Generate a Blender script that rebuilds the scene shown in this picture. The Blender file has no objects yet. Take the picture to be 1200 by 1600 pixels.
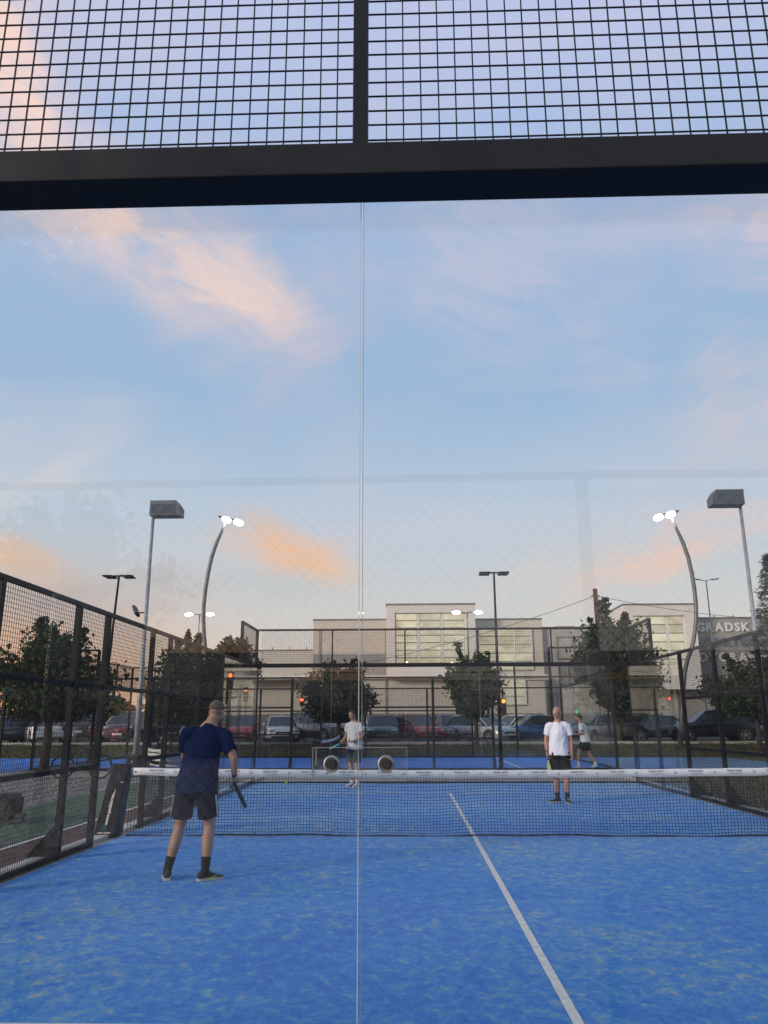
import bpy, bmesh, math, random
import numpy as np
from mathutils import Vector, Matrix, Euler, noise as mnoise

sc = bpy.context.scene
COL = sc.collection
R = math.radians
PI = math.pi
random.seed(7)

# ------------------------------------------------------------------ camera
cam_d = bpy.data.cameras.new('camera')
cam = bpy.data.objects.new('camera', cam_d)
COL.objects.link(cam)
sc.camera = cam
yaw, pitch, roll = 0.031023, 0.257623, -0.003075
cam.location = (-0.8798, -11.979, 1.5613)
_fw = Vector((-math.sin(yaw)*math.cos(pitch), math.cos(yaw)*math.cos(pitch), math.sin(pitch)))
_rt = Vector((math.cos(yaw), math.sin(yaw), 0))
_up = _rt.cross(_fw)
_r2 = _rt*math.cos(roll) + _up*math.sin(roll)
_u2 = -_rt*math.sin(roll) + _up*math.cos(roll)
cam.rotation_euler = Matrix((_r2, _u2, -_fw)).transposed().to_euler()
cam_d.sensor_fit = 'VERTICAL'
cam_d.sensor_height = 36.0
cam_d.sensor_width = 27.0
cam_d.lens = 1242.56/1600*36.0
cam_d.clip_start = 0.05
cam_d.clip_end = 3000

# ------------------------------------------------------------------ view
sc.view_settings.view_transform = 'Standard'
sc.view_settings.look = 'None'
sc.view_settings.gamma = 1.0
sc.view_settings.exposure = 0.0
sc.view_settings.use_curve_mapping = False
sc.render.engine = 'CYCLES'
sc.cycles.transparent_max_bounces = 48
sc.cycles.max_bounces = 6
sc.cycles.diffuse_bounces = 2
sc.cycles.glossy_bounces = 3
sc.cycles.caustics_reflective = False
sc.cycles.caustics_refractive = False
sc.cycles.sample_clamp_indirect = 4.0
sc.cycles.use_adaptive_sampling = True
sc.cycles.adaptive_threshold = 0.025
sc.cycles.use_denoising = True

SUN_EL, SUN_AZ = 15.0, -128.0        # azimuth from +Y, clockwise positive
sun_d = bpy.data.lights.new('sun', 'SUN')
sun_d.energy = 3.1
sun_d.angle = R(13)
sun_d.color = (1.0, 0.84, 0.70)
sun = bpy.data.objects.new('sun', sun_d)
COL.objects.link(sun)
_sd = Vector((math.sin(R(SUN_AZ))*math.cos(R(SUN_EL)), math.cos(R(SUN_AZ))*math.cos(R(SUN_EL)), math.sin(R(SUN_EL))))
sun.rotation_euler = _sd.to_track_quat('Z', 'Y').to_euler()

# ------------------------------------------------------------------ world
def lin(c):
    return tuple(((v/255.0)/12.92 if v/255.0 <= 0.04045 else ((v/255.0+0.055)/1.055)**2.4) for v in c[:3])

w = bpy.data.worlds.new('World')
sc.world = w
w.use_nodes = True
nt = w.node_tree
nt.nodes.clear()

class G:
    """small node-building helper"""
    def __init__(s, tree): s.t = tree
    def n(s, typ, **kw):
        nd = s.t.nodes.new(typ)
        for k, v in kw.items():
            if k == 'ins':
                for i, x in v.items():
                    if hasattr(x, 'is_output') or isinstance(x, bpy.types.NodeSocket):
                        s.t.links.new(x, nd.inputs[i])
                    else:
                        nd.inputs[i].default_value = x
            else:
                setattr(nd, k, v)
        return nd
    def m(s, op, a, b=None, c=None, clamp=False):
        ins = {0: a}
        if b is not None: ins[1] = b
        if c is not None: ins[2] = c
        return s.n('ShaderNodeMath', operation=op, use_clamp=clamp, ins=ins).outputs[0]
    def mix(s, f, a, b, blend='MIX'):
        nd = s.n('ShaderNodeMix', data_type='RGBA', blend_type=blend)
        for i, x in ((0, f), (6, a), (7, b)):
            if isinstance(x, bpy.types.NodeSocket): s.t.links.new(x, nd.inputs[i])
            elif i == 0: nd.inputs[i].default_value = x
            else: nd.inputs[i].default_value = (*x[:3], 1)
        return nd.outputs[2]
    def noise(s, vec, scale, detail=4, rough=0.55, dist=0.0):
        nd = s.n('ShaderNodeTexNoise', ins={'Scale': scale, 'Detail': detail, 'Roughness': rough, 'Distortion': dist})
        if vec is not None: s.t.links.new(vec, nd.inputs['Vector'])
        return nd.outputs['Fac']
    def ramp(s, f, stops, interp='LINEAR'):
        nd = s.n('ShaderNodeValToRGB')
        cr = nd.color_ramp; cr.interpolation = interp
        while len(cr.elements) < len(stops): cr.elements.new(0.5)
        for e, (p, c) in zip(cr.elements, stops):
            e.position = p; e.color = (*c[:3], 1) if not isinstance(c, (int, float)) else (c, c, c, 1)
        s.t.links.new(f, nd.inputs[0])
        return nd.outputs[0]
    def maprange(s, v, a, b, c=0.0, d=1.0, interp='SMOOTHSTEP'):
        return s.n('ShaderNodeMapRange', interpolation_type=interp, ins={0: v, 1: a, 2: b, 3: c, 4: d}).outputs[0]

g = G(nt)
tc = g.n('ShaderNodeTexCoord').outputs['Generated']
sep = g.n('ShaderNodeSeparateXYZ', ins={0: tc}).outputs
az = g.m('MULTIPLY', g.m('ARCTAN2', sep[0], sep[1]), 180/PI)
el = g.m('MULTIPLY', g.m('ARCSINE', sep[2]), 180/PI)
elf = g.m('DIVIDE', el, 90.0, clamp=True)
base_col = g.ramp(elf, [(0.0, lin((228, 210, 192))), (0.05, lin((222, 212, 202))), (0.10, lin((210, 212, 214))), (0.16, lin((196, 209, 226))),
                    (0.25, lin((162, 192, 225))), (0.38, lin((164, 190, 226))), (0.50, lin((182, 200, 240))), (1.0, lin((170, 188, 226)))])
warm = g.m('MULTIPLY', g.maprange(az, -9.0, -27.0), g.maprange(el, 12.0, 1.0))
col = g.mix(g.m('MULTIPLY', warm, 0.95), base_col, lin((250, 176, 122)))
azel = g.n('ShaderNodeCombineXYZ', ins={0: az, 1: el, 2: 0.0}).outputs[0]
# generic thin cloud everywhere (irregular wisps)
gv = g.n('ShaderNodeVectorMath', operation='MULTIPLY', ins={0: tc, 1: (1.0, 1.0, 3.2)}).outputs[0]
gn = g.noise(gv, 2.3, 5, 0.58, 0.6)
gm = g.maprange(gn, 0.42, 0.76)
col = g.mix(g.m('MULTIPLY', gm, 0.42), col, lin((222, 210, 220)))
# three shared noise fields: one warp, two streaky details (left- and right-leaning)
WOB = g.n('ShaderNodeTexNoise', ins={'Vector': azel, 'Scale': 0.16, 'Detail': 2.0}).outputs['Color']
def streak(rot, seed):
    v = g.n('ShaderNodeMapping', vector_type='TEXTURE', ins={0: azel, 1: (seed, 0, 0), 2: (0, 0, R(rot)), 3: (6.6, 2.3, 1)}).outputs[0]
    return g.noise(v, 1.0, 6, 0.62, 0.9)
NA, NB = streak(-18, 3.0), streak(20, 11.0)
def cloud(col, caz, cel, ra, rb, rot, color, k, sx=0.11, sy=0.55, thr=0.36, seed=0.0, wp=1.0):
    nn = NA if rot <= 0 else NB
    w0 = g.n('ShaderNodeVectorMath', operation='MULTIPLY_ADD', ins={0: WOB, 1: (ra*0.9*wp, rb*1.9*wp, 0), 2: (-ra*0.45*wp-caz, -rb*0.95*wp-cel, 0)}).outputs[0]
    p1 = g.n('ShaderNodeVectorMath', operation='ADD', ins={0: azel, 1: w0}).outputs[0]
    p3 = g.n('ShaderNodeMapping', vector_type='TEXTURE', ins={0: p1, 1: (0, 0, 0), 2: (0, 0, R(rot)), 3: (ra, rb, 1)}).outputs[0]
    ln = g.n('ShaderNodeVectorMath', operation='LENGTH', ins={0: p3}).outputs[1]
    fall = g.maprange(ln, 1.15, 0.1)
    nf = g.maprange(nn, thr, thr+0.34)
    f = g.m('MULTIPLY', g.m('MULTIPLY', fall, g.m('ADD', g.m('MULTIPLY', nf, 0.75), 0.25)), k, clamp=True)
    return g.mix(f, col, color)
PINK, ORG, MAUVE = lin((255, 222, 210)), lin((255, 196, 146)), lin((214, 202, 216))
col = cloud(col, 6, 32, 19, 8, -8, lin((206, 204, 226)), 0.75, seed=2)
col = cloud(col, -11, 28.5, 10, 7, 5, MAUVE, 0.8, seed=9)
col = cloud(col, -21.5, 32.2, 14.5, 4.8, -19, PINK, 0.9, 0.14, 0.34, 0.26, wp=0.5)
col = cloud(col, -12.5, 29.6, 6.2, 3.4, -16, PINK, 0.95, 0.2, 0.4, 0.26, wp=0.5)
col = cloud(col, -31, 40, 8, 4.8, -55, PINK, 1.0, 0.2, 0.5, 0.30, seed=5)
col = cloud(col, 26, 20, 13, 6, 24, lin((216, 206, 214)), 0.85, seed=7)
col = cloud(col, 27, 31, 8, 4, -30, lin((240, 214, 218)), 0.8, seed=8)
col = cloud(col, -28, 17, 9, 5, 10, lin((232, 220, 218)), 0.7, seed=11)
col = cloud(col, -22, 8.6, 17, 2.6, 3, lin((198, 186, 184)), 0.8, seed=12)
col = cloud(col, 20, 7.2, 14, 2.0, 6, lin((220, 216, 216)), 0.5, seed=13)
col = cloud(col, -8.9, 12.0, 6.2, 2.6, -20, ORG, 0.95, 0.2, 0.6, 0.26, seed=3, wp=0.7)
col = cloud(col, -29, 10.6, 6, 2.2, -12, ORG, 0.6, 0.2, 0.6, 0.26, seed=6)
col = cloud(col, 19.5, 11.4, 12, 1.9, 20, lin((248, 208, 190)), 0.85, 0.13, 0.6, 0.28, seed=10)
col = cloud(col, 10.5, 10.8, 10, 2.3, 17, lin((232, 212, 206)), 0.55, seed=14)
below = g.maprange(el, -0.4, -3.0)
col = g.mix(below, col, lin((120, 112, 104)))
bg1 = g.n('ShaderNodeBackground', ins={0: col, 1: 1.0})
sky = g.n('ShaderNodeTexSky', sky_type='NISHITA', sun_disc=False, sun_elevation=R(SUN_EL), sun_rotation=R(SUN_AZ % 360), air_density=1.0, dust_density=0.6)
bg2 = g.n('ShaderNodeBackground', ins={0: sky.outputs[0], 1: 0.05})
mixs = g.n('ShaderNodeMixShader', ins={0: 0.06, 1: bg1.outputs[0], 2: bg2.outputs[0]})
out = g.n('ShaderNodeOutputWorld', ins={0: mixs.outputs[0]})

# ------------------------------------------------------------------ mesh builder
class MB:
    def __init__(s): s.v = []; s.f = []
    def add(s, vs, fs):
        o = len(s.v); s.v += [tuple(p) for p in vs]; s.f += [tuple(i+o for i in f) for f in fs]; return s
    def box(s, c, d, rz=0.0, M=None):
        x, y, z = d[0]/2, d[1]/2, d[2]/2
        vs = [Vector((a*x, b*y, e*z)) for a in (-1, 1) for b in (-1, 1) for e in (-1, 1)]
        if M is not None: vs = [M @ p for p in vs]
        elif rz: vs = [Matrix.Rotation(rz, 3, 'Z') @ p for p in vs]
        c = Vector(c)
        return s.add([p+c for p in vs], [(0, 1, 3, 2), (4, 6, 7, 5), (0, 4, 5, 1), (2, 3, 7, 6), (0, 2, 6, 4), (1, 5, 7, 3)])
    def b2(s, x0, x1, y0, y1, z0, z1):
        return s.box(((x0+x1)/2, (y0+y1)/2, (z0+z1)/2), (abs(x1-x0), abs(y1-y0), abs(z1-z0)))
    def bar(s, p0, p1, w, h=None, up=(0, 0, 1)):
        p0, p1 = Vector(p0), Vector(p1); h = h or w
        d = (p1-p0).normalized(); u = Vector(up)
        if abs(d.dot(u)) > 0.99: u = Vector((0, 1, 0))
        a = d.cross(u).normalized(); b = a.cross(d).normalized()
        vs = [p+a*(i*w/2)+b*(j*h/2) for p in (p0, p1) for i, j in ((-1, -1), (1, -1), (1, 1), (-1, 1))]
        return s.add(vs, [(0, 1, 5, 4), (1, 2, 6, 5), (2, 3, 7, 6), (3, 0, 4, 7), (3, 2, 1, 0), (4, 5, 6, 7)])
    def tube(s, pts, rad, n=8, cap=True):
        pts = [Vector(p) for p in pts]
        if not hasattr(rad, '__len__'): rad = [rad]*len(pts)
        rings = []
        d0 = (pts[1]-pts[0]).normalized()
        u = Vector((0, 0, 1)) if abs(d0.z) < 0.95 else Vector((1, 0, 0))
        a = d0.cross(u).normalized()
        for i, p in enumerate(pts):
            d = (pts[min(i+1, len(pts)-1)]-pts[max(i-1, 0)]).normalized()
            a = (a-d*a.dot(d)).normalized(); b = d.cross(a)
            rings.append([p+(a*math.cos(2*PI*k/n)+b*math.sin(2*PI*k/n))*rad[i] for k in range(n)])
        return s.loft(rings, cap)
    def loft(s, rings, cap=True, closed=False):
        n = len(rings[0]); vs = [p for r in rings for p in r]; fs = []
        m = len(rings)
        for i in range(m if closed else m-1):
            j = (i+1) % m
            for k in range(n):
                l = (k+1) % n
                fs.append((i*n+k, i*n+l, j*n+l, j*n+k))
        if cap and not closed:
            fs.append(tuple(reversed(range(n)))); fs.append(tuple((m-1)*n+k for k in range(n)))
        return s.add(vs, fs)
    def torus(s, c, Rm, r, axis='Y', n=28, m=6):
        c = Vector(c); rings = []
        for i in range(n):
            t = 2*PI*i/n
            ring = []
            for k in range(m):
                q = 2*PI*k/m; rr = Rm+r*math.cos(q)
                p = Vector((rr*math.cos(t), r*math.sin(q), rr*math.sin(t)))
                if axis == 'Z': p = Vector((p.x, p.z, p.y))
                if axis == 'X': p = Vector((p.y, p.x, p.z))
                ring.append(c+p)
            rings.append(ring)
        return s.loft(rings, False, True)
    def disc(s, c, r, depth, axis='Y', n=20, r2=None):
        c = Vector(c); ax = {'X': Vector((1, 0, 0)), 'Y': Vector((0, 1, 0)), 'Z': Vector((0, 0, 1))}[axis] if isinstance(axis, str) else Vector(axis).normalized()
        u = ax.orthogonal().normalized(); v = ax.cross(u); r2 = r if r2 is None else r2
        rings = [[c+ax*o+(u*math.cos(2*PI*k/n)+v*math.sin(2*PI*k/n))*q for k in range(n)] for o, q in ((-depth/2, r), (depth/2, r2))]
        return s.loft(rings)
    def ell(s, c, r, n=12, m=8, M=None):
        c = Vector(c); rings = []
        for i in range(m+1):
            t = PI*(i+0.02*(i == 0)-0.02*(i == m))/m
            ring = []
            for k in range(n):
                p = Vector((r[0]*math.sin(t)*math.cos(2*PI*k/n), r[1]*math.sin(t)*math.sin(2*PI*k/n), -r[2]*math.cos(t)))
                if M is not None: p = M @ p
                ring.append(c+p)
            rings.append(ring)
        return s.loft(rings)
    def mesh(s, name, smooth=False):
        me = bpy.data.meshes.new(name); me.from_pydata([tuple(p) for p in s.v], [], s.f); me.update()
        if smooth: me.shade_smooth()
        return me
    def build(s, name, mat, parent=None, smooth=False, bevel=0.0, kind=None, label=None):
        me = s.mesh(name, smooth)
        return link(name, me, mat, parent, bevel, kind, label)

def wpos(o):
    p = Vector((0, 0, 0))
    while o is not None: p += o.location; o = o.parent
    return p

def link(name, me, mat, parent=None, bevel=0.0, kind=None, label=None):
    if mat is not None and len(me.materials) == 0: me.materials.append(mat)
    o = bpy.data.objects.new(name, me); COL.objects.link(o)
    if parent is not None: o.parent = parent
    if bevel:
        md = o.modifiers.new('bevel', 'BEVEL'); md.width = bevel; md.segments = 2; md.limit_method = 'ANGLE'; md.angle_limit = R(40)
    if kind: o['kind'] = kind
    if label: o['label'] = label
    return o

def thing(name, label, cat, loc=(0, 0, 0), rz=0.0, group=None):
    o = bpy.data.objects.new(name, None); COL.objects.link(o)
    o.empty_display_size = 0.2
    o.location = loc; o.rotation_euler = (0, 0, rz)
    o['label'] = label; o['category'] = cat
    if group: o['group'] = group
    return o

def tag(o, label, cat, group=None):
    o['label'] = label; o['category'] = cat
    if group: o['group'] = group
    return o

def struct(name, mb, mat, smooth=False):
    return mb.build(name, mat, None, smooth, kind='structure')

def dup(o, parent=None, loc=None, rz=None, label=None, group=None):
    c = o.copy(); COL.objects.link(c)
    if parent is not None: c.parent = parent
    if loc is not None: c.location = loc
    if rz is not None: c.rotation_euler = (0, 0, rz)
    if label: c['label'] = label
    if group: c['group'] = group
    for ch in [x for x in o.children]:
        dup(ch, c)
    return c

# ------------------------------------------------------------------ materials
MATS = {}
def mat(name, color, rough=0.6, metal=0.0, var=0.0, vscale=8.0, bump=0.0, bscale=40.0, spec=0.5, emit=None, estr=0.0, coat=0.0, alpha=None, sheen=0.0):
    if name in MATS: return MATS[name]
    m = bpy.data.materials.new(name); m.use_nodes = True
    t = m.node_tree; gg = G(t); b = t.nodes['Principled BSDF']
    b.inputs['Roughness'].default_value = rough
    b.inputs['Metallic'].default_value = metal
    b.inputs['Specular IOR Level'].default_value = spec
    b.inputs['Coat Weight'].default_value = coat
    if sheen: b.inputs['Sheen Weight'].default_value = sheen
    tc = gg.n('ShaderNodeTexCoord').outputs['Object']
    if var > 0:
        nf = gg.noise(tc, vscale, 6, 0.62)
        lo = tuple(max(0, c*(1-var)) for c in color[:3]); hi = tuple(min(1, c*(1+var)) for c in color[:3])
        c = gg.ramp(nf, [(0.28, lo), (0.72, hi)])
        t.links.new(c, b.inputs['Base Color'])
        rr = gg.maprange(nf, 0.3, 0.7, max(0.02, rough-0.1), min(1, rough+0.1), 'LINEAR')
        t.links.new(rr, b.inputs['Roughness'])
    else:
        b.inputs['Base Color'].default_value = (*color[:3], 1)
    if bump > 0:
        nb = gg.noise(tc, bscale, 5, 0.6)
        bp = gg.n('ShaderNodeBump', ins={'Height': nb, 'Strength': bump, 'Distance': 0.02})
        t.links.new(bp.outputs[0], b.inputs['Normal'])
    if emit:
        b.inputs['Emission Color'].default_value = (*emit, 1); b.inputs['Emission Strength'].default_value = estr
    MATS[name] = m
    return m

def glass_mat(name, tint, dirt=0.0, boost=0.0, wear=False):
    m = bpy.data.materials.new(name); m.use_nodes = True
    t = m.node_tree; t.nodes.clear(); gg = G(t)
    geo = gg.n('ShaderNodeNewGeometry')
    ior = gg.m('ADD', gg.m('MULTIPLY', geo.outputs['Backfacing'], 1/1.47-1.47), 1.47)
    fr = gg.n('ShaderNodeFresnel', ins={0: ior}).outputs[0]
    fr = gg.m('ADD', fr, boost, clamp=True)
    tr = gg.n('ShaderNodeBsdfTransparent', ins={0: (*tint, 1)})
    gl = gg.n('ShaderNodeBsdfGlossy', ins={0: (1, 1, 1, 1), 'Roughness': 0.004})
    ms = gg.n('ShaderNodeMixShader', ins={0: fr, 1: tr.outputs[0], 2: gl.outputs[0]}).outputs[0]
    if dirt > 0:
        tc = gg.n('ShaderNodeTexCoord').outputs['Object']
        n1 = gg.noise(tc, 1.1, 8, 0.6, 0.5)
        f = gg.m('MULTIPLY', gg.maprange(n1, 0.45, 0.8), dirt)
        n2 = gg.noise(tc, 55.0, 2, 0.5)
        f = gg.m('ADD', f, gg.m('MULTIPLY', gg.maprange(n2, 0.735, 0.78), dirt*3.0))
        if wear:
            sp = gg.n('ShaderNodeSeparateXYZ', ins={0: tc}).outputs
            # splashes and fine scratches at the top left of the pane
            v = gg.n('ShaderNodeVectorMath', operation='DISTANCE', ins={0: tc, 1: (-1.87, 0, 2.985)}).outputs[1]
            area = gg.maprange(v, 0.26, 0.02)
            sv = gg.n('ShaderNodeVectorMath', operation='MULTIPLY', ins={0: tc, 1: (36, 1, 90)}).outputs[0]
            n3 = gg.noise(sv, 1.0, 4, 0.7, 1.5)
            f = gg.m('ADD', f, gg.m('MULTIPLY', gg.m('MULTIPLY', area, gg.maprange(n3, 0.60, 0.68)), 0.5), clamp=True)
        d1 = gg.n('ShaderNodeBsdfDiffuse', ins={0: (0.95, 0.95, 0.95, 1)}); d2 = gg.n('ShaderNodeBsdfTranslucent', ins={0: (0.97, 0.97, 0.97, 1)})
        df = gg.n('ShaderNodeAddShader', ins={0: d1.outputs[0], 1: d2.outputs[0]})
        ms = gg.n('ShaderNodeMixShader', ins={0: f, 1: ms, 2: df.outputs[0]}).outputs[0]
    gg.n('ShaderNodeOutputMaterial', ins={0: ms})
    MATS[name] = m
    return m

BLACK = mat('black_powder_coat', (0.014, 0.015, 0.017), 0.45, 0.0, 0.25, 5.0, 0.05, 120, spec=0.18)
WIRE = mat('black_wire', (0.012, 0.013, 0.016), 0.5, 0.0, spec=0.25)
WIRE2 = mat('dark_galvanised_wire', (0.05, 0.052, 0.055), 0.4, 0.5)
GALV = mat('galvanised_steel', (0.30, 0.31, 0.32), 0.5, 0.5, 0.3, 3.0)
GALVD = mat('weathered_dark_steel', (0.11, 0.11, 0.115), 0.5, 0.4, 0.3, 3.0)
GLASS = glass_mat('pane_glass', (0.968, 0.974, 0.970), 0.010)
GLASSN = glass_mat('pane_glass_near', (0.965, 0.98, 0.975), 0.010, 0.004, True)
ACRYL = glass_mat('clear_acrylic', (0.93, 0.95, 0.95), 0.03, 0.02)
EDGE = mat('glass_edge_strip', (0.66, 0.70, 0.69), 0.25)
def see_through(m, f):
    t = m.node_tree; gg = G(t); o = t.nodes['Material Output']; b = t.nodes['Principled BSDF']
    tr = gg.n('ShaderNodeBsdfTransparent', ins={0: (0.93, 0.95, 0.95, 1)})
    ms = gg.n('ShaderNodeMixShader', ins={0: f, 1: b.outputs[0], 2: tr.outputs[0]}); t.links.new(ms.outputs[0], o.inputs[0])
see_through(EDGE, 0.35)
EDGE2 = mat('seam_silicone', (0.34, 0.36, 0.37), 0.4); see_through(EDGE2, 0.55)
WHITE = mat('white_paint', (0.78, 0.78, 0.76), 0.6, 0, 0.12, 6)
STEEL = mat('brushed_steel', (0.30, 0.30, 0.30), 0.45, 0.4)
RUBBER = mat('black_rubber', (0.02, 0.02, 0.021), 0.75, 0, 0.2, 30)
# ================================================================== SETTING
def ground_mat(name, cols, scale, bump=0.4, bscale=60, rough=0.9, stretch=(1, 1, 1)):
    m = bpy.data.materials.new(name); m.use_nodes = True
    t = m.node_tree; gg = G(t); b = t.nodes['Principled BSDF']
    tc = gg.n('ShaderNodeTexCoord').outputs['Object']
    v = gg.n('ShaderNodeVectorMath', operation='MULTIPLY', ins={0: tc, 1: stretch}).outputs[0]
    n1 = gg.noise(v, scale, 8, 0.65, 0.3)
    n2 = gg.noise(v, scale*9, 4, 0.6)
    n = gg.m('ADD', gg.m('MULTIPLY', n1, 0.65), gg.m('MULTIPLY', n2, 0.35))
    k = len(cols)
    c = gg.ramp(n, [(0.33+0.34*i/(k-1), cols[i]) for i in range(k)])
    t.links.new(c, b.inputs['Base Color']); b.inputs['Roughness'].default_value = rough
    b.inputs['Specular IOR Level'].default_value = 0.25
    nb = gg.noise(tc, bscale, 4, 0.7)
    bp = gg.n('ShaderNodeBump', ins={'Height': nb, 'Strength': bump, 'Distance': 0.02})
    t.links.new(bp.outputs[0], b.inputs['Normal'])
    return m

def turf_mat():
    m = bpy.data.materials.new('sanded_blue_turf'); m.use_nodes = True
    t = m.node_tree; gg = G(t); b = t.nodes['Principled BSDF']
    tc = gg.n('ShaderNodeTexCoord').outputs['Object']
    big = gg.noise(tc, 0.35, 4, 0.6)
    v = gg.n('ShaderNodeVectorMath', operation='MULTIPLY', ins={0: tc, 1: (1.0, 0.85, 1)}).outputs[0]
    n1 = gg.noise(v, 7.5, 7, 0.68, 0.7)
    n2 = gg.noise(v, 21.0, 6, 0.72, 0.4)
    n3 = gg.noise(tc, 160.0, 3, 0.7)
    s = gg.m('ADD', gg.m('MULTIPLY', n1, 0.6), gg.m('MULTIPLY', n2, 0.4))
    s = gg.m('ADD', s, gg.m('MULTIPLY', gg.m('SUBTRACT', big, 0.5), 0.30))
    s = gg.m('ADD', s, gg.m('MULTIPLY', gg.m('SUBTRACT', n3, 0.5), 0.30))
    c = gg.ramp(s, [(0.38, (0.002, 0.130, 0.50)), (0.455, (0.005, 0.182, 0.57)), (0.515, (0.022, 0.236, 0.56)), (0.565, (0.10, 0.295, 0.50)), (0.65, (0.40, 0.41, 0.36))])
    t.links.new(c, b.inputs['Base Color'])
    b.inputs['Roughness'].default_value = 0.85
    b.inputs['Specular IOR Level'].default_value = 0.2
    b.inputs['Sheen Weight'].default_value = 0.12
    nb = gg.noise(tc, 240.0, 4, 0.8)
    bp = gg.n('ShaderNodeBump', ins={'Height': nb, 'Strength': 0.6, 'Distance': 0.01})
    t.links.new(bp.outputs[0], b.inputs['Normal'])
    return m
TURF = turf_mat()
LINE = mat('white_court_line', (0.66, 0.64, 0.58), 0.9, 0, 0.22, 14, 0.3, 160)

def sheet(name, x0, x1, y0, y1, z, m):
    return struct(name, MB().add([(x0, y0, z), (x1, y0, z), (x1, y1, z), (x0, y1, z)], [(0, 1, 2, 3)]), m)

# terrain: one big sheet, flat at the courts, stepping up to the car park
GR = ground_mat('dry_grass_ground', [(0.045, 0.045, 0.018), (0.085, 0.08, 0.034), (0.14, 0.125, 0.06)], 0.9, 0.8, 30)
xs = [-900, -300, -120, -60, -30, -15, 0, 15, 30, 60, 120, 300, 900]
ys = [-600, -150, -40, 0, 24, 26.5, 27.5, 28.5, 29.2, 34, 50, 80, 150, 400, 1500]
zs = [-.02, -.02, -.02, -.02, -.02, .02, .22, .38, .44, .44, .5, .6, .7, 1.0, 1.2]
gm_ = MB(); vs = [(x, y, z) for y, z in zip(ys, zs) for x in xs]
fs = [(j*len(xs)+i, j*len(xs)+i+1, (j+1)*len(xs)+i+1, (j+1)*len(xs)+i) for j in range(len(ys)-1) for i in range(len(xs)-1)]
gm_.add(vs, fs); struct('ground', gm_, GR, True)

PAV = ground_mat('beige_concrete', [(0.22, 0.20, 0.17), (0.30, 0.27, 0.235), (0.36, 0.33, 0.29)], 1.4, 0.3, 40)
sheet('paving', -16, 8, -16, 15.6, -0.012, PAV)
sheet('paving', -40, 40, -44, -19, -0.010, PAV)
sheet('court_surface', -4.98, 4.98, -9.98, 9.98, 0.0, TURF)
BLUEHARD = ground_mat('blue_court_surface', [(0.035, 0.15, 0.47), (0.05, 0.18, 0.54), (0.075, 0.21, 0.56)], 1.5, 0.1, 60)
sheet('court_surface', -13.6, 5.95, 15.86, 25.1, 0.0, BLUEHARD)
DULLBLUE = ground_mat('dull_blue_court_surface', [(0.09, 0.16, 0.25), (0.12, 0.20, 0.30), (0.16, 0.24, 0.33)], 1.5, 0.1, 60)  # paler, greyer blue than the crosswise court
sheet('court_surface', 6.3, 13.0, 14.5, 25.1, -0.004, DULLBLUE)
sheet('court_surface', -36.0, -14.0, 14.2, 25.1, -0.004, BLUEHARD)
GREENC = ground_mat('green_hard_court', [(0.055, 0.085, 0.055), (0.075, 0.115, 0.072), (0.10, 0.14, 0.09)], 1.2, 0.2, 70)
REDC = ground_mat('brown_red_run_off', [(0.085, 0.05, 0.042), (0.12, 0.07, 0.058), (0.16, 0.095, 0.08)], 2.0, 0.3, 70)
GRAV = ground_mat('grey_gravel', [(0.06, 0.057, 0.05), (0.15, 0.14, 0.125), (0.34, 0.32, 0.29)], 5.0, 1.0, 35)
sheet('side_court', -8.3, -6.1, -14, 11.6, -0.004, GREENC)
sheet('run_off_band', -6.1, -5.3, -14, 11.6, -0.004, REDC)
sheet('gravel_path', -16, -8.3, -14, 12.8, -0.004, GRAV)
sheet('side_court_line', -6.14, -6.08, -14, 11.6, 0.0, LINE)
sheet('side_court_line', -8.33, -8.28, -14, 11.6, 0.0, LINE)
sheet('side_court_line', -8.28, -6.14, 11.5, 11.58, 0.0, LINE)
sheet('gravel_border_line', -16, -8.6, 12.8, 12.88, 0.0, LINE)
# loose stones on the gravel strip (geometry, nobody could count them)
rng = np.random.default_rng(3)
st = MB()
for i in range(5200):
    x = rng.uniform(-14, -8.4); y = rng.uniform(-3, 12.7); r = rng.uniform(0.012, 0.034)
    a = rng.uniform(0, 6.28)
    pts = [(x+r*math.cos(a+k*PI/2)*rng.uniform(.7, 1.2), y+r*math.sin(a+k*PI/2)*rng.uniform(.7, 1.2), 0.0) for k in range(4)]
    st.add(pts+[(x, y, r*rng.uniform(.6, 1.0))], [(0, 1, 4), (1, 2, 4), (2, 3, 4), (3, 0, 4)])
STONE = mat('pale_gravel_stone', (0.27, 0.255, 0.23), 0.9, 0, 0.5, 40)
o = st.build('gravel', STONE, kind='stuff'); tag(o, 'loose grey gravel stones beside the green side court', 'gravel')
# tread marks of sand swept against the fences and lines
SANDM = mat('drifted_beige_sand', (0.30, 0.30, 0.28), 0.95, 0, 0.3, 12, 0.4, 90)
sr = random.Random(21); sd_mb = MB()
for i in range(2600):
    side = sr.random()
    if side < 0.45: x = sr.choice((-1, 1))*(4.97-abs(sr.gauss(0, 0.05))); y = sr.uniform(-9.9, 9.9)
    elif side < 0.7: x = sr.uniform(-4.9, 4.9); y = sr.choice((-1, 1))*(9.97-abs(sr.gauss(0, .05)))
    else: x = sr.uniform(-4.9, 4.9); y = sr.uniform(-8, 9.8)
    r_ = sr.uniform(0.004, 0.013); a_ = sr.uniform(0, PI); c_, s_ = math.cos(a_)*r_, math.sin(a_)*r_
    sd_mb.add([(x-c_, y-s_, .005), (x+s_*.6, y-c_*.6, .005), (x+c_, y+s_, .005), (x-s_*.6, y+c_*.6, .005)], [(0, 1, 2, 3)])
o = sd_mb.build('sand', SANDM, kind='stuff'); tag(o, 'scattered beige sand grains on the blue turf', 'sand')
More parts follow.
